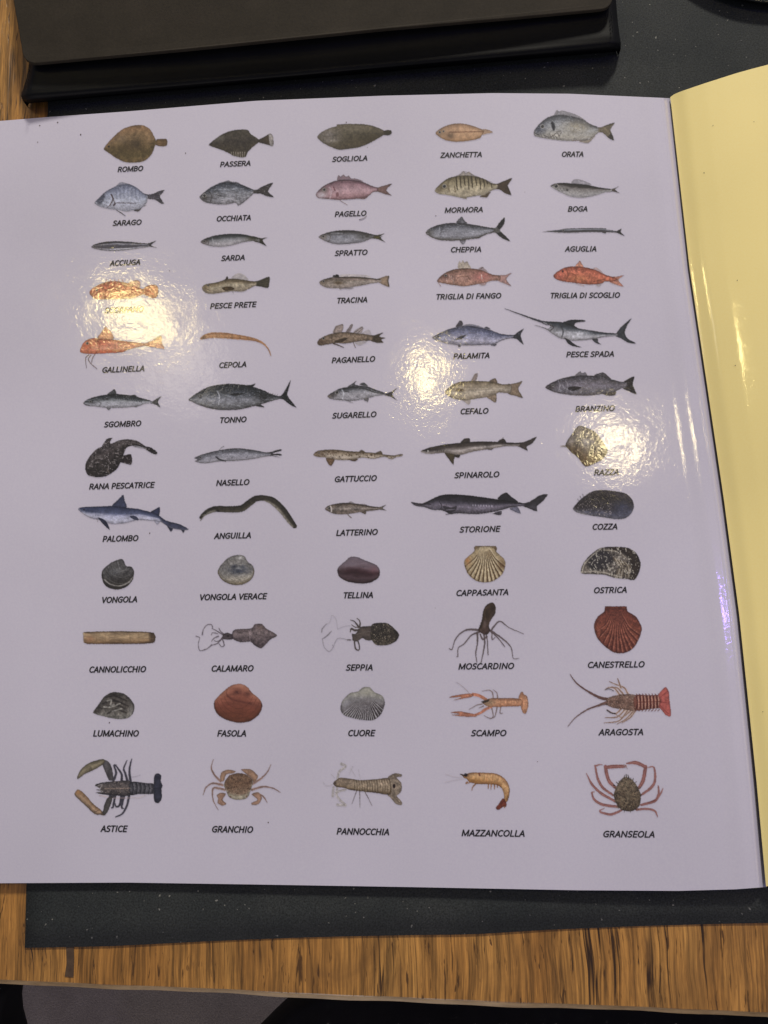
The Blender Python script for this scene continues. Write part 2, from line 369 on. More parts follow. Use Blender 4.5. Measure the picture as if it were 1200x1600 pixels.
# ---- row 2
N(0.3, 2.6, 1.3, (202, 200, 206), .30); N(0.27, 2.2, 1.2, (40, 40, 46), .38)
pic('sarago', FISH, 'blue-grey silver bream with faint upright bars', 130, 160, 4)
P('380,570 405,575 440,570 470,555 508,548 488,575 480,590 505,632 485,632 450,610 400,600', (84, 78, 84)); L('205,672 235,690 263,708', (74, 68, 72), [4, 7, 5])
P('315,672 395,640 372,655 358,672 340,683', (66, 58, 54)); P('205,525 232,500 262,502 300,515 345,540 300,530 240,518', (120, 120, 134), a=.8)
P('70,628 100,595 140,558 200,525 250,512 300,515 340,538 380,570 405,585 402,605 395,630 365,660 325,672 270,682 210,672 150,665 100,650', [(0, (112, 114, 132)), (.25, (146, 148, 164)), (.6, (176, 176, 188)), (1, (166, 162, 172))], n=.09)
for x in range(205, 370, 24): L([[x, 515], [x+4, 600]], (96, 98, 118), [9, 3], .5, 1, 3)
P('82,620 110,590 138,568 130,610 105,638', (80, 80, 92), clip=1, f=3, a=.8); L('175,575 186,605 168,640 150,658', (66, 44, 44), [8, 6, 3], .85, 1); L('192,642 210,628 320,630', (72, 56, 60), [12, 5, 4], .85, 1); L('100,605 150,625', (90, 86, 98), 4, .6, 1); L('185,590 200,640', (60, 44, 44), 6, .7, 1); N(.08, 2)
N(0.3, 2.6, 1.3, (202, 200, 206), .30); N(0.27, 2.2, 1.2, (40, 40, 46), .38)
pic('occhiata', FISH, 'grey oval fish with a dark forked tail', 130, 160, 4)
P('1040,545 1085,545 1120,525 1187,500 1160,545 1158,560 1192,592 1150,588 1110,572 1045,568', (70, 64, 62)); P('840,510 860,500 885,494 908,486 920,494 960,498 980,510 900,508', (78, 78, 86), a=.85)
P('727,590 745,570 790,535 840,510 900,498 980,510 1040,535 1064,548 1060,575 1010,620 990,635 968,645 950,628 885,640 790,632 745,615', [(0, (66, 70, 80)), (.18, (96, 98, 106)), (.5, (132, 130, 134)), (.8, (142, 138, 142)), (1, (128, 122, 124))], n=.18, st=1.8)
G(760, 595, 36, 30, (74, 68, 66), .75); L('790,560 805,590 795,620', (60, 54, 54), 5, .7, 1); L('830,575 880,590', (70, 66, 66), 6, .6, 1); L('800,545 1000,540', (176, 176, 180), 5, .4, 1); eye(757, 582, 13); N(.16, 3, 1.6)
N(0.3, 2.6, 1.3, (202, 200, 206), .30); N(0.27, 2.2, 1.2, (40, 40, 46), .38)
pic('pagello', FISH, 'pink sea bream with a saw-edged back fin', 470, 160, 4)
P('228,490 235,455 248,464 268,450 282,464 300,458 316,474 345,476 390,494 300,488', (134, 100, 106), a=.85)
P('450,532 480,532 520,520 570,508 540,540 538,555 567,582 530,575 480,558 445,560', (126, 96, 88)); L('245,612 290,640', (130, 100, 98), [5, 7, 3]); P('360,600 420,585 400,605', (140, 108, 106))
P('93,578 110,550 145,520 190,498 228,487 300,483 380,494 440,520 480,534 478,556 450,562 420,588 360,602 240,610 170,605 110,598', [(0, (104, 76, 84)), (.15, (146, 112, 118)), (.5, (178, 144, 148)), (.8, (164, 128, 130)), (1, (132, 96, 98))], n=.1, st=2)
G(145, 548, 26, 22, (104, 92, 84), .75); G(128, 580, 34, 20, (190, 180, 184), .85); L('180,530 190,560 182,600', (190, 170, 174), 8, .6, 1); L('205,528 213,550', (104, 62, 66), 7, .8, 1); E(228, 576, 10, 14, (120, 76, 78), .7, 1); L('215,505 330,500 440,525', (112, 80, 88), 5, .6, 1); eye(146, 545, 11); N(.08, 2.2)
pic('mormora', FISH, 'tan sea bream crossed by dark upright stripes', 670, 160, 4)
P('170,464 200,445 218,428 232,440 250,432 275,450 340,476 400,500 300,472', (150, 136, 112), a=.75); L('195,452 218,430 280,455', (90, 78, 58), 3, .7)
P('395,510 420,510 460,495 520,472 500,510 495,525 517,578 480,570 440,545 395,542', (78, 60, 42)); P('318,588 385,558 378,575 365,594 340,594', (112, 92, 66)); P('200,592 300,585 240,595 237,606', (150, 134, 108))
P('37,552 60,520 110,480 160,462 220,456 280,460 340,476 390,502 425,512 430,535 385,556 345,580 300,584 240,594 200,596 120,580 60,572', [(0, (104, 92, 66)), (.3, (150, 136, 106)), (.6, (172, 158, 130)), (1, (166, 152, 128))], n=.12)
for i, x in enumerate((172, 196, 221, 246, 268, 293, 318, 342, 362, 388)): L([[x-2, 458+max(0, (i-4)*6)], [x+3, 500], [x+6, 548-(i % 3)*14-max(0, (i-5)*3)]], (56, 46, 28), [6, 8, 4], .85, 1)
L('125,475 120,520 130,560', (96, 80, 52), 6, .5, 1); G(90, 530, 30, 18, (96, 80, 54), .7); G(65, 550, 20, 12, (90, 76, 52), .6); L('160,520 165,560', (86, 70, 44), 6, .6, 1); eye(97, 524, 14); N(.12, 2)
pic('boga', FISH, 'slim silver fish with a dark back and a ringed eye', 670, 160, 4)
P('895,506 905,484 935,480 980,494 1015,516', (152, 144, 150), a=.8); P('1110,540 1150,540 1187,525 1165,545 1192,566 1150,558 1110,560', (98, 86, 76))
P('760,522 790,506 850,502 920,508 1000,516 1060,530 1140,542 1140,558 1110,560 1060,576 1000,592 940,597 880,588 830,565 780,540', [(0, (44, 40, 38)), (.2, (60, 54, 50)), (.32, (120, 112, 108)), (.6, (148, 142, 138)), (1, (168, 162, 162))], n=.1, st=3)
G(865, 548, 8, 8, DK, .8); L('830,520 845,545 825,570', (100, 94, 92), 4, .6, 1); eye(796, 523, 15); N(.1, 2); E(764, 522, 5, 7, DK, .8, 1)
for i in range(6): E(805+i*9, 540+(i % 2)*12, 4, 4, (92, 86, 84), .6, 1)
# ---- row 3
pic('acciuga', FISH, 'thin dark anchovy with a pale stripe', 130, 340, 4)
P('380,160 400,162 455,145 425,172 458,187 420,183 375,182', (70, 68, 72))
P('50,183 75,165 130,152 200,147 280,150 350,157 405,163 410,182 360,190 300,200 240,206 170,208 110,203 70,195', [(0, (58, 56, 62)), (.18, (88, 84, 90)), (.27, (158, 154, 162)), (.4, (92, 88, 96)), (.7, (82, 78, 86)), (.85, (172, 166, 174)), (1, (120, 114, 120))], n=.1, st=4)
G(80, 182, 34, 16, (96, 88, 90), .7); eye(72, 182, 7); L('120,160 115,200', (70, 64, 68), 4, .5, 1); L('170,200 300,192', (200, 196, 202), 5, .7, 1); N(.1, 2)
pic('sarda', FISH, 'smooth sardine with a dark green back and white belly', 130, 340, 4)
P('1060,115 1110,128 1150,125 1122,142 1145,178 1105,160 1060,146', (62, 58, 46))
P('733,152 760,132 820,112 900,102 980,102 1060,116 1100,132 1100,150 1070,146 1000,155 940,172 870,183 800,180 750,165', [(0, (50, 54, 54)), (.25, (76, 78, 78)), (.42, (128, 126, 128)), (.7, (168, 162, 164)), (1, (160, 152, 154))], n=.1, st=2)
G(755, 150, 24, 18, (84, 72, 68), .8); G(1060, 130, 50, 20, (64, 62, 44), .7); L('775,135 785,160 775,176', (76, 68, 66), 4, .6, 1); L('805,125 815,160', (180, 176, 178), 5, .5, 1); eye(756, 148, 8); N(.08, 2)
pic('spratto', FISH, 'small silver fish with a frayed yellowish tail', 470, 340, 4)
P('430,104 480,108 522,100 495,118 510,116 500,128 527,155 480,135 430,130', (72, 68, 56)); G(472, 124, 22, 10, (104, 94, 30), .8)
P('110,122 150,98 220,82 300,78 370,85 445,104 460,118 440,132 380,155 300,165 220,167 160,150', [(0, (62, 58, 56)), (.15, (84, 80, 80)), (.4, (136, 134, 140)), (.8, (150, 146, 152)), (1, (134, 128, 132))], n=.12, st=2)
G(410, 116, 60, 24, (68, 64, 56), .75); G(140, 122, 26, 18, (118, 104, 94), .8); L('180,105 185,130 170,150', (92, 80, 74), 5, .7, 1); L('190,97 260,98', (186, 184, 190), 5, .6, 1); eye(140, 118, 9); N(.1, 2)
pic('cheppia', FISH, 'large silver shad with black-tipped forked tail', 680, 330, 4)
P('130,74 165,34 182,58 200,76', (98, 96, 102)); P('152,178 168,206 182,204 192,176', (122, 116, 122)); P('255,168 290,160 272,172', (120, 114, 118))
P('345,104 378,102 410,60 435,40 430,80 405,118 440,155 467,187 420,170 375,136 340,138', (92, 88, 84)); P('385,96 410,60 435,40 430,78 408,112', (40, 38, 40)); P('405,132 440,155 467,187 420,170 385,142', (44, 42, 42))
P('-60,138 -40,110 20,85 80,74 132,73 200,77 280,91 355,106 372,118 345,138 330,142 280,164 255,172 190,180 100,186 20,180 -30,160', [(0, (60, 60, 64)), (.2, (92, 92, 98)), (.4, (138, 136, 142)), (.75, (148, 144, 150)), (.9, (112, 108, 108)), (1, (90, 80, 72))], n=.1, st=2)
G(-40, 135, 24, 26, (84, 78, 70), .8); L('35,88 42,120 28,150', (84, 82, 88), 5, .7, 1); L('28,100 22,150', (170, 168, 174), 6, .5, 1); G(42, 105, 8, 12, (54, 54, 58), .7); eye(-40, 130, 7); N(.08, 1.5, 1.5)
N(0.3, 2.6, 1.3, (202, 200, 206), .30); N(0.27, 2.2, 1.2, (40, 40, 46), .38)
pic('aguglia', FISH, 'needle-thin garfish with a long beak', 680, 330, 4)
L('675,128 700,127 760,124', (120, 114, 116), [2, 5, 10])
P('1100,118 1130,124 1165,108 1160,128 1183,155 1130,134 1100,132', (56, 52, 52)); P('1038,130 1070,130 1062,141', (80, 76, 76))
P('695,125 760,118 820,108 900,106 980,105 1065,107 1072,114 1120,123 1135,128 1100,133 950,131 850,136 790,135 740,131', [(0, (70, 70, 76)), (.2, (160, 158, 166)), (.4, (128, 126, 132)), (.6, (66, 62, 62)), (.85, (96, 92, 92)), (1, (120, 112, 110))], n=.14, st=4)
G(785, 123, 30, 10, (60, 58, 62), .8); eye(800, 121, 7)
# ---- row 4
pic('scorfano', FISH, 'orange scorpionfish with spiny back under a lamp glare', 130, 340, 4)
P('350,440 375,445 400,425 450,420 470,440 465,490 440,505 410,495 370,475', (196, 120, 80)); P('280,410 330,390 355,402 352,440 300,440', (206, 148, 112), a=.9)
for x in (150, 175, 200, 225, 250): L([[x, 410], [x-4, 388]], (180, 110, 84), 5, .8)
P('38,468 60,440 110,412 150,400 200,396 240,402 290,412 350,440 378,455 375,478 350,490 300,505 200,510 100,512 60,500', [(0, (184, 104, 76)), (.4, (196, 112, 78)), (1, (200, 128, 92))], n=.2, ns=4)
G(70, 470, 30, 30, (150, 76, 56), .7); G(245, 402, 16, 8, (110, 70, 50), .8); G(200, 460, 50, 20, (160, 80, 52), .6); eye(85, 452, 9); N(.22, 3)
pic('pesce prete', FISH, 'olive bottom fish with a broad dark tail and clear back fin', 130, 340, 4)
P('925,386 950,355 980,348 1010,362 1030,392', (160, 150, 140), a=.65, rim=0); P('886,388 900,366 906,384', (70, 58, 46)); P('935,455 1025,450 990,466 942,462 940,476', (160, 148, 134), a=.7)
P('1065,402 1110,388 1162,368 1165,400 1155,440 1110,432 1065,424', (84, 78, 60)); 
for i in range(4): L([[1090, 408+i*5], [1158, 380+i*18]], (54, 48, 38), 4, .6, 1)
P('742,435 770,415 830,405 890,386 940,381 1020,391 1078,402 1080,424 1020,452 980,462 940,460 880,468 800,478 755,465', [(0, (104, 90, 68)), (.2, (132, 116, 90)), (.45, (168, 154, 130)), (1, (152, 136, 114))], n=.14)
P('868,438 920,430 946,448 890,458', (92, 72, 44), clip=1); L('890,395 1000,400 1070,412', (96, 82, 60), 6, .6, 1); G(765, 440, 22, 20, (132, 112, 84), .7); L('760,440 800,460', (100, 84, 64), 4, .6, 1); eye(780, 424, 7); N(.14, 2.4)
pic('tracina', FISH, 'slender weever with a small black fin on its back', 470, 340, 4)
P('200,370 206,358 215,361 222,354 238,360 236,372', (26, 22, 20)); P('245,370 270,354 400,358 432,374', (172, 158, 144), a=.5, rim=0); P('240,440 330,436 310,448 262,446 250,452', (110, 94, 78), a=.7)
P('485,382 550,362 548,398 552,435 485,404', (156, 132, 108)); L('549,364 546,400 551,434', (66, 54, 44), 6, .8, 1)
P('115,405 140,386 200,372 280,369 380,371 450,379 500,386 500,404 450,411 380,425 320,435 250,442 170,440 130,425', [(0, (82, 70, 58)), (.2, (120, 106, 92)), (.5, (160, 146, 134)), (1, (158, 142, 132))], n=.14, st=2)
G(235, 408, 34, 12, (96, 78, 56), .8); G(140, 405, 26, 18, (116, 100, 80), .7); L('200,380 480,392', (170, 140, 140), 6, .4, 1); eye(142, 398, 8); N(.14, 2.2)
pic('triglia di fango', FISH, 'pinkish mullet with a tall spiky pale back fin', 680, 330, 4)
P('143,358 152,310 162,322 172,306 184,320 200,312 212,335 222,358', (170, 154, 134), a=.9, rim=.1); P('270,362 292,348 300,352 330,380', (150, 120, 105), a=.7); L('285,360 300,350', (70, 54, 48), 4)
P('390,402 440,398 478,385 445,425 475,468 440,455 390,434', (176, 130, 116), a=.92); P('275,455 320,445 312,462 290,464', (176, 140, 128), a=.8)
P('10,440 30,410 70,380 130,361 220,357 290,367 350,393 405,404 405,432 350,436 320,446 250,460 180,470 110,462 50,452', [(0, (120, 86, 70)), (.25, (150, 112, 96)), (.55, (172, 132, 116)), (1, (158, 118, 98))], n=.14)
G(290, 408, 60, 34, (184, 114, 104), .8); G(65, 405, 20, 18, (96, 62, 52), .8); L('20,448 34,468', (140, 100, 84), 4); L('130,435 150,412 200,408 215,428', (106, 74, 54), 5, .6, 1); L('290,398 292,424', (220, 205, 196), 5, .8, 1)
for x, y in ((85, 395), (100, 405), (70, 420), (112, 430)): L([[x, y], [x+5, y+22]], (206, 180, 170), 4, .6, 1)
eye(66, 402, 9); N(.14, 2.2)
pic('triglia di scoglio', FISH, 'bright orange-red mullet with a pointed back fin', 680, 330, 4)
P('876,346 892,322 905,308 914,325 926,350', (196, 132, 100), a=.95); P('985,362 1010,352 1050,388', (186, 140, 120), a=.6); P('1090,412 1140,408 1180,400 1145,430 1178,472 1130,460 1090,442', (196, 128, 96), a=.95); P('1000,455 1040,455 1020,474', (170, 150, 140), a=.6); L('880,452 930,466', (150, 110, 90), 5, .7)
P('738,405 760,380 800,356 850,345 930,349 1000,366 1060,395 1115,413 1140,425 1105,441 1060,440 1040,453 960,460 880,450 800,440 755,425', [(0, (160, 84, 56)), (.3, (196, 112, 80)), (.7, (186, 108, 74)), (1, (158, 88, 58))], n=.15)
G(775, 405, 30, 26, (184, 98, 78), .7); L('822,365 830,400 818,430', (120, 58, 40), 5, .7, 1); L('850,385 880,405 870,430', (130, 70, 40), 6, .7, 1); L('990,440 1060,425', (110, 62, 40), 6, .6, 1); G(900, 420, 50, 20, (190, 124, 74), .6); eye(797, 376, 9, (60, 20, 18), (150, 80, 60)); N(.16, 2.4)
# ---- row 5
pic('gallinella', FISH, 'orange gurnard with thin feeler legs below its head', 120, 490, 4)
P('130,158 150,120 178,82 196,98 215,112 228,160', (214, 150, 94), a=.9); P('430,185 480,165 528,138 532,180 547,220 500,215 430,202', (196, 124, 96)); L('480,160 526,138', (90, 60, 60), 6, .8)
for q in ('75,258 55,280 60,340', '88,260 72,285 90,315 125,345', '115,252 98,280 92,310'): L(q, (96, 64, 58), [6, 5, 4])
P('20,240 30,200 60,165 110,152 140,156 200,159 300,171 400,183 450,188 450,200 400,206 320,226 285,242 200,248 120,252 60,252', [(0, (184, 104, 74)), (.35, (202, 122, 88)), (.7, (206, 146, 118)), (1, (184, 94, 56))], n=.14, st=1.5)
G(60, 210, 40, 36, (190, 98, 62), .8); G(200, 235, 90, 12, (180, 86, 48), .7); G(250, 190, 60, 14, (180, 140, 120), .5); L('130,170 145,200 120,245', (130, 60, 40), 6, .7, 1); eye(66, 186, 10); N(.16, 2.5)
pic('cepola', FISH, 'thin orange ribbon of a fish tapering to a thread', 120, 490, 4)
L('776,158 800,145 840,136 900,136 960,141 1060,154 1120,165 1170,190 1200,228 1213,262', (168, 124, 82), [12, 30, 36, 38, 36, 26, 18, 12, 8, 5])
L('790,148 840,126 900,122 980,128 1060,145', (140, 96, 58), 5, .7, 1); L('960,150 1060,160 1130,175 1190,220', (120, 78, 46), 4, .6, 1); G(795, 155, 20, 14, (96, 68, 48), .8); N(.12, 3)
pic('paganello', FISH, 'brown goby with tall ragged back fins', 440, 490, 4)
P('322,122 335,82 355,72 386,66 376,116', (148, 128, 112), a=.85); L('330,118 340,84 384,68', (90, 72, 60), 3, .7)
P('400,116 432,70 446,68 428,118', (130, 110, 96), a=.75); P('448,122 470,96 508,80 500,122', (150, 134, 118), a=.7); P('500,125 545,100 560,135', (165, 150, 138), a=.45)
for q in ('405,115 435,70', '415,115 445,70', '455,118 505,84', '475,120 512,90'): L(q, (92, 76, 64), 4, .8)
L('325,188 355,198 388,212', (80, 62, 50), [10, 8, 5]); L('446,176 462,212', (96, 80, 66), 5); P('455,178 540,168 490,200', (160, 146, 132), a=.55)
P('555,135 580,134 635,118 612,142 648,152 625,164 636,182 590,182 555,168', (88, 74, 60)); 
for i in range(4): L([[575, 142+i*8], [632, 124+i*18]], (50, 40, 32), 4, .7, 1)
P('222,185 235,160 280,135 330,121 400,115 470,122 560,136 562,168 500,170 460,178 400,188 340,186 280,195 240,201', [(0, (112, 94, 76)), (.35, (136, 116, 96)), (1, (128, 108, 88))], n=.14)
G(250, 178, 36, 24, (92, 72, 56), .8); P('330,176 370,158 412,152 380,178', (84, 66, 48), clip=1); L('310,135 315,180', (86, 68, 54), 5, .6, 1); eye(262, 155, 9); N(.2, 2.2)
pic('palamita', FISH, 'blue-grey bonito with a crescent tail', 700, 470, 4)
P('48,164 62,138 72,124 88,128 92,154', (78, 72, 84)); P('90,152 150,146 225,168 150,160', (110, 110, 128), a=.8); P('225,170 245,162 268,180', (70, 70, 84)); P('60,275 68,290 80,288 76,275', (96, 92, 104)); P('265,276 305,268 292,284', (92, 88, 98))
P('385,212 412,214 440,192 475,175 455,215 472,275 430,240 385,232', (56, 56, 66))
P('-100,230 -60,205 0,178 50,165 100,156 150,158 220,170 270,184 330,206 405,216 404,230 340,247 290,272 250,276 150,280 70,279 0,270 -60,252', [(0, (72, 74, 96)), (.25, (104, 106, 130)), (.5, (140, 138, 158)), (.75, (168, 162, 178)), (1, (128, 122, 134))], n=.13, st=2)
G(-78, 228, 22, 14, (80, 78, 92), .8); P('45,242 75,222 115,212 85,240', (60, 60, 78), clip=1); L('-20,190 -12,215 -25,245', (80, 80, 98), 5, .6, 1); L('0,190 150,180 330,212', (90, 92, 116), 4, .5, 1); eye(-62, 224, 9); N(.12, 2.4)
N(0.3, 2.6, 1.3, (202, 200, 206), .30); N(0.27, 2.2, 1.2, (40, 40, 46), .38)
pic('pesce spada', FISH, 'swordfish with a long raised sword and sickle tail', 700, 470, 4)
L('355,48 450,84 540,116 620,142', (64, 64, 70), [3, 8, 12, 22]); L('545,152 600,170 645,190', (120, 116, 118), [3, 7, 12])
P('715,140 745,124 780,118 850,120 854,130 800,138 782,158', (46, 48, 54)); P('1030,202 1050,203 1085,160 1148,108 1118,160 1106,200 1122,235 1175,266 1130,264 1080,236 1045,220', (62, 64, 68))
P('600,128 660,130 720,134 785,154 820,172 900,186 980,198 1052,204 1055,218 980,226 930,236 860,246 780,250 740,242 700,235 650,205 622,180 640,160 600,142', [(0, (44, 48, 54)), (.3, (74, 78, 84)), (.5, (128, 126, 130)), (.7, (172, 168, 172)), (1, (146, 140, 142))], n=.13, st=2)
P('728,232 760,246 800,276 834,290 790,287 750,268', (48, 48, 52)); P('900,240 935,236 940,258 958,272 932,268 912,256', (70, 70, 74)); G(820, 205, 76, 22, (196, 192, 196), .9); G(665, 175, 24, 22, (120, 118, 120), .8); L('700,150 720,190 712,225', (62, 62, 66), 8, .6, 1); L('625,145 660,165 640,185', (60, 50, 50), 7, .7, 1); eye(640, 152, 8); N(.12, 2.5)
# ---- row 6
pic('sgombro', FISH, 'mackerel with a striped dark back and pale belly', 120, 490, 4)
P('190,505 215,485 236,471 246,503', (78, 78, 82)); P('345,512 362,507 380,522', (56, 56, 58)); P('185,590 200,604 212,590', (120, 116, 118)); P('355,580 385,574 372,586', (116, 112, 114)); P('450,545 470,548 500,530 530,518 508,550 522,586 490,570 450,556', (58, 58, 60))
P('40,560 60,540 110,520 190,505 240,501 300,506 360,513 400,526 472,547 470,556 420,566 380,580 300,588 200,590 120,582 60,575', [(0, (44, 48, 52)), (.25, (72, 76, 80)), (.38, (110, 112, 114)), (.55, (158, 156, 160)), (.8, (170, 166, 172)), (1, (146, 140, 144))], n=.1, st=2)
for i in range(20): L([[195+i*11, 505+i*1.4], [200+i*11, 514+i*1.5], [195+i*11, 524+i*1.5]], (28, 30, 34), 4, .7, 1)
G(90, 548, 34, 14, (54, 54, 56), .8); L('60,545 130,530', (150, 150, 152), 4, .5, 1); L('135,545 150,560 140,578', (96, 92, 94), 5, .6, 1); L('45,566 80,574', DK, 5, .6, 1); G(180, 535, 22, 8, (40, 40, 42), .7); eye(85, 550, 8); N(.1, 2)
N(0.3, 2.6, 1.3, (202, 200, 206), .30); N(0.27, 2.2, 1.2, (40, 40, 46), .38)
pic('tonno', FISH, 'big dark tuna with a tall crescent tail', 120, 490, 4)
P('1060,446 1085,446 1116,437 1100,458', (44, 46, 50)); P('1110,572 1150,568 1172,586 1135,582', (64, 62, 62)); P('1200,508 1270,515 1300,480 1338,415 1322,480 1316,508 1340,545 1372,588 1325,565 1280,534 1200,540', (38, 40, 42))
P('698,535 760,490 830,455 940,438 1030,443 1085,452 1160,476 1215,502 1270,518 1270,532 1215,548 1150,568 1080,586 1000,602 880,602 790,582 720,552', [(0, (36, 42, 46)), (.25, (56, 60, 66)), (.42, (92, 94, 100)), (.62, (140, 138, 144)), (.85, (120, 118, 120)), (1, (84, 80, 80))], n=.13, st=2)
G(1170, 515, 70, 46, (48, 48, 48), .85); L('880,487 892,520 886,568', (186, 184, 190), 8, .75, 1); L('900,500 960,520', (150, 148, 152), 6, .4, 1); P('955,505 1000,496 1048,500 990,514', (50, 52, 56), clip=1); L('702,540 750,565', (50, 46, 46), 6, .7, 1); G(770, 540, 50, 30, (116, 116, 122), .6); eye(770, 517, 15, ring=(96, 96, 100)); N(.15, 3, 2)
for i in range(6): L([[1180+i*14, 498+i*3], [1184+i*14, 490+i*3]], (60, 60, 50), 4, .6)
N(0.3, 2.6, 1.3, (202, 200, 206), .30); N(0.27, 2.2, 1.2, (40, 40, 46), .38)
pic('sugarello', FISH, 'horse mackerel with a dark back line and small fins', 440, 490, 4)
P('412,458 440,438 468,421 458,440 480,452', (96, 94, 98)); P('488,444 505,432 522,434 540,456', (78, 78, 80)); P('510,535 545,528 538,553', (120, 114, 116)); L('400,542 445,556', (130, 124, 126), [9, 3]); P('630,495 652,498 690,485 724,464 692,505 722,542 680,520 630,506', (66, 62, 62))
P('287,515 320,490 370,466 420,457 480,449 540,457 600,479 655,498 650,506 590,515 545,528 500,538 440,546 380,543 310,535', [(0, (64, 64, 68)), (.2, (84, 84, 88)), (.3, (120, 118, 122)), (.5, (162, 157, 161)), (.85, (160, 154, 158)), (1, (128, 122, 124))], n=.1, st=2)
L('365,475 440,462 520,470 580,492 640,500', (52, 52, 54), 7, .75, 1); L('378,478 388,500 382,530', (196, 194, 198), 7, .7, 1); G(320, 508, 32, 22, (78, 72, 70), .75); L('395,485 420,490', (60, 58, 58), 8, .6, 1); G(300, 518, 12, 10, (120, 100, 80), .6); eye(345, 492, 12); N(.1, 2.4)
N(0.3, 2.6, 1.3, (202, 200, 206), .30); N(0.27, 2.2, 1.2, (40, 40, 46), .38)
pic('cefalo', FISH, 'pale tan grey mullet whose head is lost in glare', 700, 470, 4)
P('145,502 165,460 186,454 176,498', (134, 114, 98), a=.85); P('258,503 280,488 297,484 308,515', (132, 112, 92)); P('242,600 300,580 300,636 270,622', (148, 128, 106)); P('85,618 140,615 132,650 104,634', (168, 150, 130), a=.75); P('375,522 390,520 430,512 466,502 440,550 468,606 420,595 370,577', (136, 116, 94)); 
P('-20,570 15,535 40,518 80,505 150,501 260,504 340,521 395,524 392,575 320,574 300,582 245,602 180,612 120,622 60,618 10,600', [(0, (118, 102, 78)), (.2, (150, 134, 112)), (.6, (174, 160, 142)), (1, (150, 134, 114))], n=.12, st=1.5)
G(72, 558, 28, 10, (86, 66, 46), .85); eye(10, 560, 9)
for i in range(4): L([[100, 520+i*20], [380, 530+i*10]], (132, 114, 92), 3, .35, 1)
N(.12, 2.2)
pic('branzino', FISH, 'dark grey sea bass with two back fins', 700, 470, 4)
P('795,470 812,448 828,440 838,452 858,446 870,472', (96, 90, 94), a=.85); P('915,468 940,454 970,447 1000,470 1020,492', (84, 78, 82)); P('968,580 1045,562 1044,590 1000,594', (70, 60, 58)); P('1095,508 1163,472 1156,525 1178,583 1130,566 1090,546', (46, 40, 40))
P('608,540 640,515 700,488 760,473 830,466 920,468 970,470 1020,490 1080,505 1120,510 1115,548 1090,545 1060,560 1000,578 900,592 800,593 700,580 640,562', [(0, (64, 60, 66)), (.2, (90, 84, 90)), (.5, (124, 116, 124)), (.8, (112, 106, 112)), (1, (90, 82, 86))], n=.14, st=1.6)
P('748,545 790,535 834,542 800,560 765,560', (48, 42, 46), clip=1); G(640, 538, 34, 20, (66, 58, 58), .8)
for q in ('690,498 700,530 690,565', '735,500 750,530 738,575', '715,520 725,545'): L(q, (160, 154, 160), 6, .55, 1)
L('612,545 650,558', DK, 5, .7, 1); L('760,500 1000,500', (100, 94, 100), 4, .4, 1); eye(655, 528, 9); N(.14, 2)
# ---- row 7
N(0.3, 2.6, 1.3, (202, 200, 206), .30); N(0.27, 2.2, 1.2, (40, 40, 46), .38)
pic('rana pescatrice', FISH, 'mottled dark monkfish with a huge head and curled tail', 110, 670, 4)
P('198,112 215,80 228,62 262,56 248,80 248,100', (76, 66, 66)); P('310,185 335,166 380,160 384,222 345,218 310,208', (60, 50, 50)); P('455,112 500,115 542,145 535,161 505,152 465,126', (46, 40, 42)); P('400,100 470,108 470,126 395,112', (140, 134, 136), a=.8)
P('92,250 100,205 130,160 165,125 205,108 250,95 300,73 350,65 410,72 455,98 470,115 440,112 400,104 350,120 335,160 318,200 300,240 270,270 220,298 160,303 110,290', [(0, (92, 82, 82)), (.4, (70, 62, 60)), (1, (56, 50, 48))], n=.3, ns=4)
N(.9, 3.2, 2, (140, 130, 128), .3); N(.8, 3, 3, (36, 32, 32), .3); G(150, 270, 60, 26, (58, 52, 48), .6); L('115,240 160,180 190,170', (150, 140, 136), 5, .5, 1); L('270,120 380,85 450,105', (124, 114, 114), 7, .4, 1); L('230,250 245,285', (150, 134, 120), 8, .5, 1)
pic('nasello', FISH, 'slim grey hake with mouth open and dark split tail', 300, 670, 3.529)
P('412,130 430,128 488,112 491,122 445,136 491,138 491,148 445,146 486,156 430,150 410,150', (60, 56, 58)); L('150,118 162,104 176,97', (120, 116, 120), 4)
P('12,160 60,140 120,124 200,110 260,107 330,115 400,128 435,136 432,148 380,158 300,172 220,178 150,180 80,190 40,187 14,178 30,170', [(0, (86, 84, 90)), (.25, (112, 110, 116)), (.5, (150, 146, 154)), (.9, (158, 152, 158)), (1, (130, 124, 126))], n=.11, st=2)
L('132,154 150,168 186,180', (56, 54, 58), [6, 10, 5], 1); L('14,172 45,172', (40, 34, 34), 5, .8, 1); G(35, 162, 24, 10, (76, 72, 76), .7); L('95,135 105,160 95,184', (96, 92, 98), 4, .6, 1); L('130,132 300,125 420,138', (100, 98, 104), 4, .5, 1); eye(45, 158, 6); G(270, 130, 10, 10, (110, 108, 112), .5); N(.1, 2.4)
N(0.3, 2.6, 1.3, (202, 200, 206), .30); N(0.27, 2.2, 1.2, (40, 40, 46), .38)
pic('gattuccio', FISH, 'sandy catshark covered in dark spots', 300, 670, 3.529)
P('738,160 785,165 782,185 766,206 748,190', (128, 100, 72)); P('922,126 938,116 956,130', (120, 104, 84)); P('1012,134 1042,122 1050,142', (120, 104, 84)); P('868,170 915,165 905,178 880,178', (110, 86, 60))
P('668,145 690,122 740,115 800,115 860,122 920,126 1010,133 1050,140 1110,146 1158,138 1158,151 1125,158 1100,169 1060,155 1000,166 940,160 870,172 800,172 745,160 700,157', [(0, (112, 94, 72)), (.3, (150, 132, 110)), (.7, (182, 166, 148)), (1, (160, 142, 122))], n=.14)
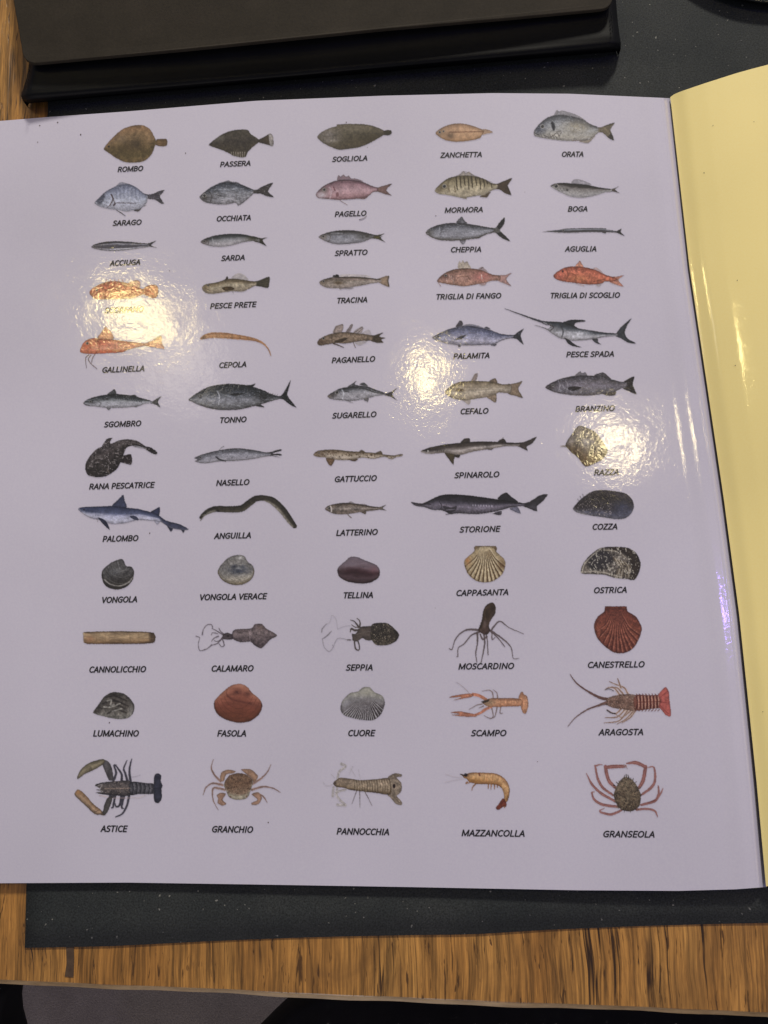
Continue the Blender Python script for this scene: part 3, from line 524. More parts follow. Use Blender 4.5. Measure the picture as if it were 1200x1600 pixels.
G(700, 138, 36, 20, (118, 98, 76), .8); N(.85, 2.2, 1.8, (84, 66, 46), .22); G(780, 130, 14, 10, (90, 72, 52), .7); eye(700, 133, 6); L('725,140 735,155', (90, 70, 52), 4, .7, 1)
pic('spinarolo', FISH, 'dark spiny dogfish with pale lower side', 640, 650, 3.3333)
P('266,140 285,117 312,117 312,136', (72, 62, 58)); P('458,134 488,116 502,136', (72, 62, 58)); L('475,124 488,112', (110, 100, 96), 3); P('180,186 240,190 232,225 228,254 204,225', (82, 70, 50)); P('232,204 264,202 258,217 240,216', (64, 54, 46)); P('398,172 438,168 425,178', (92, 80, 74)); P('548,142 600,134 662,107 640,142 610,160 614,181 568,160 548,156', (76, 66, 62))
P('58,182 100,165 180,148 265,139 312,134 400,132 500,136 565,142 570,156 500,158 430,170 330,186 260,204 185,192 110,198 70,192', [(0, (56, 48, 44)), (.25, (76, 66, 60)), (.45, (108, 98, 92)), (.65, (170, 158, 152)), (1, (136, 122, 112))], n=.13, st=2)
G(120, 176, 60, 12, (50, 44, 42), .85); L('60,186 110,196', (150, 140, 134), 5, .8, 1); E(95, 182, 5, 5, (200, 196, 190), .7, 1); E(88, 182, 4, 4, DK, .8, 1)
for i in range(4): L([[150+i*10, 170], [146+i*10, 184]], (40, 34, 32), 3, .7, 1)
L('190,165 400,146 560,148', (60, 52, 48), 4, .5, 1); N(.1, 2.5)
pic('razza', FISH, 'diamond-shaped grey ray half hidden by glare', 640, 650, 3.3333)
L('788,158 820,157', (150, 138, 130), [6, 14]); 
P('812,152 830,115 852,85 872,56 890,50 920,60 968,84 1000,125 1032,180 1005,225 965,248 922,264 905,256 885,228 868,210 838,186', [(0, (116, 104, 96)), (.4, (138, 126, 117)), (.65, (118, 100, 82)), (1, (92, 68, 38))], n=.16, ns=6)
G(870, 150, 16, 12, (76, 66, 62), .8); G(910, 105, 20, 16, (100, 90, 84), .7); G(925, 140, 30, 22, (170, 160, 152), .6); G(985, 140, 30, 60, (108, 94, 80), .6); G(935, 230, 50, 26, (108, 80, 44), .7); L('845,178 900,160', (90, 76, 64), 5, .5, 1); N(.18, 3)
# ---- row 8
pic('palombo', FISH, 'blue-grey shark with upright back fin and white belly', 110, 670, 4)
P('258,486 300,440 331,412 340,450 350,494', (70, 74, 98)); P('500,522 535,500 558,491 554,545', (60, 64, 90)); P('600,600 640,612 642,628 628,643 612,622', (56, 58, 80)); P('685,624 715,630 706,652 696,640', (50, 52, 72)); P('525,578 560,578 545,600', (160, 156, 172), a=.8)
P('48,498 90,488 180,485 260,482 350,492 420,500 500,520 555,542 600,574 680,595 738,626 715,634 645,626 605,608 560,582 480,573 420,571 330,592 240,592 175,570 120,556 70,525', [(0, (58, 64, 90)), (.22, (76, 82, 108)), (.42, (98, 102, 128)), (.55, (164, 162, 182)), (.85, (186, 182, 196)), (1, (160, 154, 168))], n=.1, st=2)
P('172,556 205,565 232,590 246,632 205,598', (54, 56, 78)); P('372,548 400,543 424,560 424,573 395,566', (74, 76, 98)); G(110, 510, 60, 16, (62, 68, 92), .8); P('560,560 620,582 738,626 700,632 640,622 590,600', (70, 72, 94), clip=1, a=.9, f=4); E(85, 506, 5, 5, DK, .8, 1)
for i in range(4): L([[160+i*9, 520], [158+i*9, 545]], (60, 64, 84), 3, .5, 1)
L('70,524 130,552', (180, 172, 176), 5, .6, 1); L('165,560 170,580', (90, 70, 70), 4, .6); N(.08, 2.5)
pic('anguilla', FISH, 'long dark eel bent like a letter S', 300, 670, 3.529)
L('48,490 62,474 90,455 130,442 200,444 270,440 310,414 350,386 400,382 450,402 500,450 540,505 566,538', (66, 60, 50), [16, 22, 30, 34, 36, 38, 38, 34, 32, 42, 42, 36, 26])
L('60,482 90,464 130,452', (138, 130, 116), [10, 16, 8], .85, 1, 3); L('395,396 430,412 470,446 515,500 552,540', (148, 138, 124), [4, 20, 26, 24, 14], .85, 1, 3); L('150,452 230,456 290,446 330,412', (112, 104, 84), 8, .5, 1, 3)
L('70,466 130,428 200,428 270,424 330,384 400,366 460,388 520,450 572,530', (36, 34, 30), 8, .65, 1, 3); L('44,492 60,482', (40, 30, 28), 5, .8); L('46,505 60,490', (120, 110, 98), 6, .9); G(145, 456, 12, 8, (36, 30, 26), .9); L('380,404 430,420', (80, 70, 58), 5, .7, 1); E(74, 466, 4, 4, DK, .9, 1); N(.12, 2.5)
pic('latterino', FISH, 'tiny brown-silver fish with a thin tail', 300, 670, 3.529)
P('1020,430 1032,431 1070,420 1052,438 1072,450 1032,446 1020,446', (120, 108, 98)); L('858,470 868,482 878,490', (110, 96, 84), 5); P('928,458 960,454 956,472', (112, 96, 80)); P('925,416 950,414 970,424', (120, 104, 92), a=.8); P('858,410 875,400 895,410', (130, 116, 104), a=.7)
P('733,440 760,420 820,409 870,408 940,418 1000,428 1035,432 1035,446 970,455 930,459 860,471 790,471 750,456', [(0, (84, 70, 58)), (.25, (118, 104, 92)), (.5, (152, 138, 128)), (.75, (112, 98, 88)), (1, (130, 114, 102))], n=.16, st=2)
L('764,425 770,448 765,462', (206, 196, 190), 6, .7, 1); eye(757, 437, 8); N(.22, 2, 1.6)
pic('storione', FISH, 'long dark sturgeon with a pointed snout', 640, 650, 3.3333)
P('458,434 500,397 530,420 566,450', (50, 48, 52)); P('520,482 560,472 579,508 545,498', (120, 116, 132)); P('432,508 478,494 475,517', (78, 72, 78)); P('585,456 620,448 680,412 720,409 692,446 664,470 662,497 620,482 590,470', (60, 56, 60)); P('615,470 655,455 660,490', (90, 84, 92), clip=1, a=.7)
P('8,448 60,455 100,440 150,416 200,407 300,412 400,425 470,436 560,448 600,456 600,468 540,474 500,484 440,500 350,512 260,508 210,510 170,492 120,490 80,476 30,468', [(0, (40, 38, 42)), (.3, (54, 50, 56)), (.45, (84, 78, 88)), (.62, (128, 118, 130)), (.8, (104, 96, 106)), (1, (74, 68, 74))], n=.13, st=2)
G(50, 460, 40, 10, (66, 60, 64), .8); L('155,446 168,470 156,492', (44, 40, 44), 5, .8, 1); G(130, 466, 26, 20, (112, 104, 114), .8)
for i in range(8): E(330+i*14, 465+i*.6, 4, 5, (188, 178, 190), .6, 1)
for i in range(12): L([[270+i*18, 492], [276+i*18, 506]], (126, 116, 126), 4, .5, 1)
P('175,468 215,476 245,468 240,490 205,506 185,490', (46, 42, 46), clip=1, f=2, a=.7); L('190,490 235,486', (140, 130, 140), 5, .7, 1); L('190,512 225,508', (60, 54, 58), 5); L('90,456 110,462', (40, 36, 38), 4, .7, 1); N(.12, 2.5)
pic('cozza', SHELL, 'blue-black mussel with white flecks', 640, 650, 3.3333)
P('850,485 870,455 900,425 950,393 1000,385 1070,391 1130,405 1162,440 1168,480 1140,524 1090,539 1020,530 950,520 880,506', [(0, (78, 70, 74)), (.25, (58, 52, 52)), (.65, (66, 60, 62)), (.85, (92, 90, 102)), (1, (108, 104, 112))], n=.18, ns=4)
G(1110, 480, 60, 46, (78, 80, 100), .7); L('1140,400 1172,450 1165,500', (30, 28, 34), 10, .7, 1, 3); N(.8, 1.4, 1.8, (164, 152, 146), .32, ((850, 400), (1050, 520))); G(1000, 415, 60, 20, (48, 42, 42), .6); P('850,485 880,490 940,516 880,508', (150, 142, 142), clip=1, a=.6); N(.15, 2)
for x, y in ((880, 442), (892, 428), (905, 418)): L([[x, y], [x-4, y-10]], (90, 84, 84), 4, .8)
# ---- row 9
pic('vongola', SHELL, 'dark grey clam with curved ridges', 120, 840, 3.6364)
P('140,215 150,180 190,145 228,127 262,124 280,160 310,165 325,190 320,235 290,275 240,295 190,290 155,265', [(0, (98, 94, 92)), (.4, (84, 80, 78)), (1, (62, 56, 50))], n=.15)
for i, r in enumerate((40, 58, 76, 94, 112, 130)):
    L([[252+r*math.cos(t), 150+r*math.sin(t)] for t in np.linspace(.25, 2.9, 9)], (48, 44, 44) if i % 2 else (120, 116, 114), 4, .5, 1)
L('155,238 190,265 240,275 290,258 318,226', (168, 160, 152), 7, .75, 1); G(220, 195, 40, 30, (118, 116, 116), .6); L('230,130 245,180', (150, 146, 146), 5, .6, 1); L('270,140 290,168 310,170', (40, 36, 36), 5, .7, 1); N(.18, 2.2)
pic('vongola verace', SHELL, 'pale cream clam with blue-black centre marks', 120, 840, 3.6364)
P('800,200 815,160 860,115 910,98 950,104 970,135 1000,160 1010,195 990,240 940,268 880,268 830,245', [(0, (132, 126, 120)), (.4, (140, 134, 128)), (.8, (160, 150, 136)), (1, (122, 108, 84))], n=.12)
G(915, 190, 62, 22, (62, 66, 80), .85); G(895, 165, 20, 12, (60, 62, 72), .8); G(945, 165, 16, 12, (70, 72, 82), .7); G(840, 190, 24, 40, (110, 106, 104), .6); G(930, 115, 22, 12, (186, 180, 174), .7); G(920, 175, 14, 6, (180, 176, 172), .7)
for r in (70, 90, 112, 132): L([[925+r*math.cos(t)*.95, 135+r*math.sin(t)] for t in np.linspace(.3, 2.9, 9)], (110, 102, 92), 3, .45, 1)
N(.16, 2.4, 2); L('804,215 840,252 900,270', (84, 68, 44), 5, .6, 1)
pic('tellina', SHELL, 'smooth purple wedge shell', 480, 840, 4)
P('188,215 195,185 240,145 268,121 310,120 370,145 430,170 455,205 446,250 400,280 340,288 260,278 205,250', [(0, (124, 108, 116)), (.3, (116, 96, 102)), (.5, (76, 48, 52)), (.62, (64, 40, 44)), (.8, (90, 68, 72)), (1, (66, 46, 46))], n=.08, st=3)
G(420, 200, 34, 26, (128, 92, 98), .7); G(280, 165, 50, 24, (134, 120, 128), .6); G(215, 215, 24, 30, (80, 60, 62), .7); L('230,262 330,285 420,268', (50, 32, 32), 6, .6, 1)
pic('cappasanta', SHELL, 'cream fan-shaped scallop with brown grooves', 700, 840, 3.871)
P('158,60 165,50 290,50 296,62 292,95 160,95', (150, 128, 92), sm=0); G(175, 70, 14, 16, (110, 86, 58), .7); G(282, 70, 14, 16, (100, 78, 54), .7)
P('97,160 105,130 155,85 180,60 228,52 275,60 295,88 340,130 348,165 330,220 280,260 230,272 170,262 120,220', (176, 154, 116), n=.1)
for i, (x, y) in enumerate(((104, 175), (116, 208), (135, 232), (158, 252), (184, 264), (212, 271), (240, 271), (266, 266), (290, 252), (313, 236), (331, 210), (342, 178))):
    L([[222+(x-222)*.22, 58+(y-58)*.12], [(x+226)/2, (y+70)/2], [x, y]], (84, 62, 36), [2, 6, 11], .8, 1); L([[222+(x-216)*.25, 60], [(x+240)/2, (y+70)/2], [x+11, y-4]], (206, 190, 158), [3, 6, 8], .6, 1)
G(120, 140, 18, 30, (176, 120, 62), .7); G(325, 165, 20, 30, (110, 78, 44), .7); L('100,175 130,222 180,262 230,270 290,254 336,210', (120, 96, 60), 4, .5, 1); N(.1, 2)
pic('ostrica', SHELL, 'rough oyster, cream and near-black layers', 700, 840, 3.871)
P('805,215 815,160 860,105 920,63 1000,55 1090,62 1140,95 1165,150 1160,200 1130,255 1080,252 1010,245 950,226 880,222', (112, 102, 92), n=.2, ns=4)
P('945,60 1000,55 1090,62 1140,95 1166,150 1160,200 1130,255 1095,252 1110,180 1080,110 1010,75', (64, 54, 44), clip=1, f=3)
P('850,120 900,80 960,80 1000,130 960,185 900,195 850,180', (56, 52, 54), clip=1, f=5, a=.85)
for i in range(9): L([[1000+i*10, 120+i*4], [1030+i*9, 180], [1010+i*12, 240]], (190, 174, 146) if i % 2 else (104, 88, 66), 6, .7, 1)
L('812,210 822,165 870,110 925,68', (190, 178, 158), 8, .7, 1); L('815,210 880,205 960,215 1050,240', (176, 164, 146), 8, .7, 1); L('940,75 1030,85 1080,130', (186, 172, 148), 6, .6, 1); N(.85, 2, 3, (188, 178, 162), .25); N(.8, 2, 3, (44, 40, 40), .28); L('1150,110 1163,160 1150,215', (40, 34, 30), 12, .6, 1, 3)
# ---- row 10
pic('cannolicchio', SHELL, 'long straight tan razor clam', 120, 840, 3.6364)
P('35,542 40,536 120,533 250,531 400,535 438,540 450,565 442,596 428,600 380,604 200,606 60,605 38,597', [(0, (122, 98, 70)), (.15, (164, 138, 104)), (.5, (172, 144, 108)), (.8, (150, 120, 84)), (1, (108, 80, 52))], n=.1, sm=0, st=4)
P('415,538 440,541 451,566 442,596 418,602', (80, 62, 46), clip=1, f=5, a=.75); G(70, 575, 30, 20, (186, 132, 90), .5); L('40,540 40,600', (188, 164, 130), 6, .7, 1); N(.12, 7, 2)
for x in (110, 160, 215, 300, 350): L([[x, 536], [x+5, 602]], (130, 104, 72), 4, .35, 1)
pic('calamaro', CEPH, 'mauve squid with looping thin tentacles', 120, 840, 3.6364)
for q, w in (('845,560 820,545 795,530 768,515', [10, 8, 6, 4]), ('830,565 800,600 765,612', [9, 7, 5]), ('772,515 766,495 742,495 720,520 712,552', [4, 6, 6, 5, 8]), ('768,608 742,630 700,642 690,605 698,570 678,560', [6, 6, 5, 5, 4, 6]), ('828,578 838,612 822,620 806,600', [7, 6, 5, 4]), ('805,560 780,572 766,590', [8, 6, 4]), ('840,552 815,530 808,515', [8, 6, 4]), ('800,545 772,540 765,552', [6, 5, 4]), ('835,570 800,590 780,585', [8, 6, 4])): L(q, (104, 92, 98), w, .95)
P('830,575 828,555 850,540 880,548 890,560 885,578 850,580', (88, 76, 78)); P('885,575 882,545 900,522 990,515 1010,492 1050,489 1075,515 1112,536 1138,558 1100,580 1070,612 1045,630 1010,612 985,592 930,595', [(0, (108, 92, 92)), (.4, (126, 110, 108)), (1, (88, 74, 76))], n=.18, ns=4)
L('990,520 980,555 988,592', (150, 134, 134), 6, .6, 1); L('1000,545 1060,560 1130,560', (84, 70, 72), 4, .5, 1); G(1040, 510, 26, 14, (140, 116, 106), .6); E(858, 560, 7, 7, (50, 42, 44), .8, 1); N(.18, 2.4)
pic('seppia', CEPH, 'mottled dark cuttlefish with pale trailing feelers', 480, 840, 4)
for q, a, w in (('285,640 245,636 190,630 160,690 135,712 105,682 95,632', .6, 4), ('190,572 180,510 155,485 142,528 120,540', .4, 3), ('270,550 230,555 190,572', .4, 3), ('120,540 95,570 90,592', .7, [3, 9, 4]), ('97,634 130,608 152,585', .8, [4, 9, 4])): L(q, (92, 86, 90), w, a)
for q, w in (('272,515 300,528 322,560', [4, 9, 14]), ('312,505 330,525 328,560', [6, 8, 12]), ('295,650 300,690 318,704 328,690 318,650', [9, 10, 10, 8, 10]), ('270,590 275,570 300,580 330,575', [6, 12, 14, 14]), ('278,545 300,560 320,560', [4, 8, 10]), ('270,640 250,640', [8, 5])): L(q, (88, 76, 70), w)
P('280,600 300,602 325,570 340,556 395,552 410,545 415,600 408,640 370,642 345,630 310,650 285,642', (92, 80, 72), n=.2, ns=4)
P('400,556 412,538 455,532 505,536 552,575 576,610 550,652 500,672 450,675 425,668 408,648 396,630 398,590', [(0, (82, 74, 62)), (.5, (64, 56, 48)), (1, (92, 82, 66))], n=.2, ns=4)
N(.85, 1.8, 1.8, (150, 136, 116), .3, ((400, 520), (580, 680))); N(.8, 1.8, 1.8, (36, 32, 30), .2, ((400, 520), (580, 680))); L('310,605 360,590 400,585', (120, 108, 98), 6, .5, 1); L('545,580 570,612 545,650', (40, 36, 32), 6, .6, 1)
pic('moscardino', CEPH, 'small brown octopus with spread thin arms', 700, 840, 3.871)
for q, w in (('195,560 120,556 75,580 42,620 25,676 8,672', [16, 12, 9, 7, 6, 6]), ('190,570 140,592 100,640 62,668 60,716 52,718', [14, 10, 8, 6, 7, 4]), ('178,580 178,640 168,700 175,755', [14, 10, 8, 4]), ('218,585 222,640 212,700 200,760', [14, 10, 8, 5]), ('230,580 238,625 242,708', [10, 7, 7]), ('250,560 300,605 342,658', [12, 8, 6]), ('260,562 340,620 382,665 395,730 430,730', [12, 10, 7, 5, 3]), ('265,555 300,512 325,510 370,545 457,582', [12, 10, 8, 6, 4]), ('265,575 268,618 285,602', [8, 7, 5]), ('195,585 210,615 235,600', [10, 12, 10])): L(q, (98, 82, 80), w, .95)
P('208,470 215,435 235,405 268,392 288,415 286,460 262,495 248,530 255,562 235,588 200,578 182,560 195,525 205,490', [(0, (82, 64, 46)), (.4, (64, 48, 34)), (.7, (92, 72, 60)), (1, (78, 58, 50))], n=.18)
G(270, 430, 14, 40, (58, 44, 32), .6); G(222, 520, 10, 26, (140, 120, 116), .5); G(212, 595, 12, 10, (130, 112, 112), .5); L('230,410 222,460 230,500', (104, 84, 60), 5, .4, 1)
pic('canestrello', SHELL, 'red-brown ribbed fan scallop', 700, 840, 3.871)
P('945,450 950,415 1080,415 1086,450', (124, 66, 46), sm=0)
P('882,545 886,515 905,478 945,447 960,430 1070,430 1088,447 1140,480 1170,535 1172,560 1155,615 1120,670 1070,698 1010,697 950,660 900,605', [(0, (118, 62, 44)), (.5, (140, 78, 54)), (1, (122, 66, 46))], n=.12)
for x, y in ((892, 570), (912, 605), (936, 638), (962, 664), (990, 682), (1018, 692), (1046, 694), (1074, 692), (1100, 678), (1124, 658), (1146, 630), (1160, 595)):
    L([[1016+(x-1016)*.2, 450], [(x+1016)/2, (y+455)/2+10], [x, y]], (82, 38, 28), [2, 5, 8], .75, 1); L([[1020+(x-1010)*.2, 450], [(x+1030)/2+2, (y+455)/2+10], [x+11, y-6]], (186, 122, 94), [2, 4, 6], .6, 1)
for r in (140, 200): L([[1016+r*math.cos(t), 450+r*math.sin(t)] for t in np.linspace(.3, 2.85, 9)], (96, 48, 36), 4, .4, 1)
N(.14, 2)
# ---- row 11
pic('lumachino', SHELL, 'small striped grey snail shell', 110, 1050, 3.75)
P('132,235 165,190 200,142 250,117 310,125 350,155 376,200 365,246 330,272 270,276 200,262 150,248', [(0, (84, 78, 72)), (.5, (96, 88, 80)), (1, (138, 132, 122))], n=.16)
for q in ('205,150 260,140 330,170', '190,185 250,165 340,200', '200,215 260,190 320,215', '215,245 270,220 330,240', '165,205 185,215', '230,130 290,135'): L(q, (52, 46, 42), [6, 14, 6], .8, 1, 2)
for q in ('215,170 240,165 235,195 255,190', '195,205 240,205 290,185', '245,230 300,215'): L(q, (196, 190, 178), 7, .7, 1, 2)
G(355, 225, 14, 30, (150, 144, 138), .7); L('370,190 374,215 362,248', (44, 40, 40), 7, .7, 1); G(150, 232, 16, 10, (70, 62, 54), .8); N(.16, 2.2)
pic('fasola', SHELL, 'smooth red-brown clam', 110, 1050, 3.75)
P('840,195 850,160 900,110 945,77 1000,69 1040,90 1065,122 1110,160 1125,200 1105,250 1050,290 980,298 900,275 855,240', [(0, (176, 118, 90)), (.25, (150, 90, 66)), (.55, (130, 72, 50)), (.8, (120, 66, 40)), (1, (106, 60, 36))], n=.09, st=3)
G(975, 120, 28, 16, (96, 54, 44), .8); G(1035, 130, 22, 14, (96, 54, 44), .8); L('920,140 960,165 1060,185', (92, 46, 36), 9, .6, 1, 3); G(1000, 80, 30, 12, (196, 140, 112), .6); L('925,85 915,130 960,180', (110, 62, 48), 5, .5, 1)
for r in (110, 140, 170, 200): L([[985+r*math.cos(t)*.8, 110+r*math.sin(t)*.95] for t in np.linspace(.35, 2.8, 9)], (94, 50, 34), 4, .35, 1)
pic('cuore', SHELL, 'grey cockle with deep ribs', 480, 1050, 4)
P('207,235 220,180 268,132 320,120 350,96 390,95 420,125 470,150 486,195 465,260 420,298 370,303 290,290 230,270', [(0, (166, 160, 146)), (.3, (142, 136, 134)), (.6, (120, 112, 112)), (1, (110, 102, 100))], n=.1)
G(385, 250, 90, 50, (64, 54, 54), .8)
for i in range(19):
    x = 222+i*14; y = 262+min(i*6, 38)-max(0, (i-14)*16); t0 = .42 if i > 3 else .5
    L([[370+(x-370)*t0, 120+(y-120)*t0+12], [x, y]], (196, 190, 190), [3, 6], .75, 1, sm=0); L([[370+(x+7-370)*t0, 120+(y-120)*t0+12], [x+7, y]], (52, 44, 44), [3, 6], .65, 1, sm=0)
G(370, 130, 50, 26, (166, 160, 142), .7); G(240, 200, 26, 40, (158, 152, 156), .5); N(.08, 2)
pic('scampo', CRUST, 'orange langoustine with two long straight claws', 690, 1040, 3.2432)
L('140,140 110,108 75,84', (150, 130, 122), [4, 3, 2], .7)
for q in ('262,175 258,138 240,124 205,130', '285,168 280,138 262,122', '252,208 262,256 245,268 215,252', '282,208 270,258 252,268', '300,208 296,240 310,240', '205,195 180,200 140,222', '212,205 190,215'): L(q, (122, 96, 84), [7, 6, 5, 3], .85)
L('158,146 190,152 232,178', (192, 124, 90), [16, 16, 18]); L('168,252 200,238 222,222 256,205', (186, 122, 92), [14, 14, 16, 14])
P('42,158 75,149 140,141 162,148 150,160 118,166 60,176 100,160 45,163', (194, 128, 92)); P('45,238 90,231 140,240 178,248 168,260 100,258 50,249 90,246', (190, 126, 94))
P('390,166 398,140 410,132 418,146 434,156 440,190 438,212 428,242 412,240 400,206', (196, 142, 102))
P('208,185 240,167 290,164 400,168 402,204 330,208 290,210 240,208 215,198', [(0, (166, 118, 84)), (.4, (206, 152, 110)), (1, (180, 126, 88))], n=.1)
G(235, 186, 36, 20, (136, 114, 88), .85); P('200,182 240,172 236,182 212,190', (70, 54, 40), clip=0, a=.9)
for x in (300, 318, 336, 354, 372, 390): L([[x, 167], [x-3, 207]], (164, 108, 72), 3, .6, 1)
L('408,140 412,190 408,236', (160, 106, 72), 4, .5, 1); N(.12, 2.2)
pic('aragosta', CRUST, 'red-brown spiny lobster with long feelers', 690, 1040, 3.2432)
L('652,45 664,65 690,95 740,130 800,162 850,172', (112, 80, 70), [4, 6, 8, 10, 15, 18]); L('640,308 680,262 740,222 800,200 850,180', (114, 82, 70), [3, 6, 8, 12, 14])
for q in ('905,152 880,118 850,110 828,122', '925,152 895,116 862,108', '948,152 925,112 880,95 850,80', '908,112 900,90 892,65', '975,228 935,270 890,296', '962,225 915,262 880,245', '945,222 900,280 825,290', '930,222 890,260 830,264', '915,215 880,244 838,224', '985,220 960,260 915,290'):
    L(q, (186, 160, 142), [13, 10, 7, 4]); L(q, (110, 78, 62), [4, 4, 3], .7)
L('870,128 850,118 830,122', (60, 44, 38), 6, .8); L('880,243 858,240 838,226', (50, 36, 32), 7, .8)
P('790,210 838,190 836,175 850,160 900,147 985,150 990,225 920,222 870,215 830,200', [(0, (150, 120, 102)), (.4, (124, 94, 78)), (1, (140, 108, 90))], n=.22, ns=3)
P('978,152 1050,150 1112,152 1118,210 1050,221 980,225', [(0, (140, 88, 70)), (.5, (160, 100, 78)), (1, (130, 80, 62))])
for i in range(8): L([[988+i*17, 152], [992+i*17, 186], [988+i*17, 220]], (84, 36, 28), 7, .85, 1); L([[996+i*17, 156], [1000+i*17, 218]], (214, 176, 150), 4, .7, 1); L([[992+i*16, 222], [984+i*16, 230]], (120, 70, 56), 5); L([[992+i*16, 152], [986+i*16, 144]], (120, 70, 56), 5)
L('985,186 1112,182', (96, 46, 34), 5, .6, 1)
P('1098,150 1115,125 1136,108 1152,135 1156,180 1163,252 1140,254 1120,232 1100,206 1110,180', (186, 96, 82), n=.14); L('1105,165 1150,125', (130, 56, 48), 4, .6, 1); L('1108,185 1158,190', (130, 56, 48), 4, .6, 1); L('1105,200 1150,245', (130, 56, 48), 4, .6, 1)
N(.5, 2, 2, (84, 56, 42), .25, ((830, 140), (990, 230))); N(.6, 1.6, 1.6, (196, 168, 140), .35, ((830, 140), (990, 230)))
# ---- row 12
pic('astice', CRUST, 'blue-black lobster with two big olive claws', 110, 1050, 3.75)
for q in ('252,640 268,590 255,548 270,545', '300,640 300,600 275,560 262,548', '335,640 322,595 312,565 332,518', '352,640 346,585 350,545 360,510', '262,722 250,790 240,795', '300,722 290,778 268,790 262,770', '345,720 332,780 305,830 265,850', '315,722 300,790 312,800', '235,722 215,780 205,820'): L(q, (72, 68, 78), [16, 14, 11, 6])
for q in ('258,640 272,590', '340,640 326,595', '340,722 328,775'): L(q, (120, 112, 116), 4, .5, 1)
L('360,615 385,612 408,603', (150, 142, 148), 3, .7); L('360,735 400,738 440,722', (190, 170, 164), 5, .6); L('170,722 250,738 350,738', (176, 150, 140), 6, .6)
P('185,530 200,515 228,530 245,570 252,630 226,634 206,590 192,555', (92, 86, 86), n=.2); P('40,615 62,570 110,532 182,510 202,520 186,546 130,578 85,598 45,628', [(0, (112, 102, 80)), (.5, (148, 134, 106)), (1, (112, 100, 80))], n=.14); L('120,560 130,580', (80, 70, 56), 5, .6, 1)
P('172,832 196,812 215,806 205,838 186,840', (112, 92, 76)); L('240,735 262,720', (80, 74, 78), 16); P('190,830 198,780 215,740 245,728 240,770 212,830', (86, 80, 76), n=.2); P('24,712 45,688 82,712 132,770 186,815 180,836 140,832 90,785 36,735', [(0, (150, 116, 80)), (.5, (172, 140, 108)), (1, (120, 98, 76))], n=.14); G(45, 705, 18, 16, (176, 130, 78), .7); L('140,822 185,800', (100, 80, 64), 6, .6, 1)
P('145,668 155,655 200,645 260,640 350,640 355,722 250,724 180,716 148,706 180,700 150,690 175,684', [(0, (78, 72, 72)), (.5, (110, 98, 92)), (1, (66, 60, 62))], n=.2, ns=4); P('350,645 440,650 490,655 495,680 490,714 400,716 350,720', [(0, (72, 68, 74)), (.5, (100, 96, 100)), (1, (64, 60, 66))], n=.18)
for x in (362, 385, 408, 432, 456, 478): L([[x, 648], [x+6, 682], [x, 716]], (40, 38, 44), 6, .7, 1); L([[x+9, 650], [x+14, 682], [x+9, 714]], (150, 144, 148), 4, .4, 1)
P('488,650 492,605 512,594 532,606 530,640 540,665 534,690 536,740 515,770 492,758 488,720', (60, 60, 74), n=.16); L('490,682 540,680', (30, 30, 38), 4, .5, 1)
for q in ('150,672 185,660 170,690', '150,708 190,702 170,690'): L(q, (176, 166, 160), 5, .7, 1)
L('200,684 350,682', (176, 150, 130), 5, .6, 1); N(.7, 2, 2, (150, 132, 120), .32, ((160, 640), (350, 725))); N(.6, 2, 2, (34, 32, 36), .3, ((150, 640), (495, 725)))
pic('granchio', CRUST, 'small brown shore crab with bent legs', 110, 1050, 3.75)
for q in ('880,640 845,605 825,560 838,512', '890,662 835,652 795,675 778,720', '905,690 845,678 832,700 838,755 866,808', '1068,655 1120,622 1155,585 1175,542', '1065,690 1130,672 1190,682 1230,706', '1095,712 1130,730 1154,765'): L(q, (160, 130, 116), [16, 12, 8, 3]); L(q, (106, 82, 76), [3, 5, 4, 2], .5)
P('878,632 880,600 892,582 925,572 968,580 955,594 915,602 897,642', (168, 132, 104)); P('1000,570 1055,570 1085,592 1100,615 1075,648 1060,624 1030,598', (166, 130, 102)); P('865,742 858,722 880,708 912,714 892,748 914,772 892,784 862,768', (172, 134, 108)); P('1062,716 1100,704 1122,738 1102,774 1066,780 1062,766 1096,748', (172, 134, 108)); L('885,745 910,775', (110, 80, 60), 4, .5, 1)
P('898,665 908,635 932,606 980,592 1030,600 1068,636 1060,684 1036,738 985,750 932,736 912,695', [(0, (132, 102, 76)), (.4, (122, 94, 70)), (.75, (140, 114, 90)), (.9, (172, 160, 136)), (1, (160, 146, 122))], n=.18, ns=3)
N(.7, 2, 2, (86, 62, 46), .22, ((905, 600), (1065, 715))); N(.6, 1.6, 1.6, (176, 146, 116), .36, ((905, 600), (1065, 715)))
for i in range(9): L([[930+i*13, 606-abs(4-i)*-2], [934+i*13, 596-abs(4-i)*-2]], (110, 82, 62), 5)
E(938, 732, 5, 5, (110, 70, 50), .7, 1); E(1032, 728, 5, 5, (110, 70, 50), .7, 1)
pic('pannocchia', CRUST, 'pale beige mantis shrimp with ringed body', 480, 1050, 4)
for q in ('270,600 300,650', '320,610 332,668', '285,590 262,640', '170,660 150,640', '170,700 120,712 100,690'): L(q, (168, 158, 156), 4, .5)
for q in ('312,735 280,822', '328,740 330,846', '360,745 405,835'): L(q, (92, 76, 66), [6, 4, 3], .9)
for q in ('190,665 200,625 232,598 240,585 215,575', '165,720 160,775', '188,722 182,765 205,800 238,830', '238,835 190,830', '240,735 200,745 185,755'): L(q, (166, 156, 148), [14, 16, 14, 18], .8)
P('500,668 520,645 552,632 590,640 588,655 560,660 586,690 592,720 588,745 572,765 560,775 592,812 588,832 556,826 520,785 500,762', (148, 130, 110), n=.2)
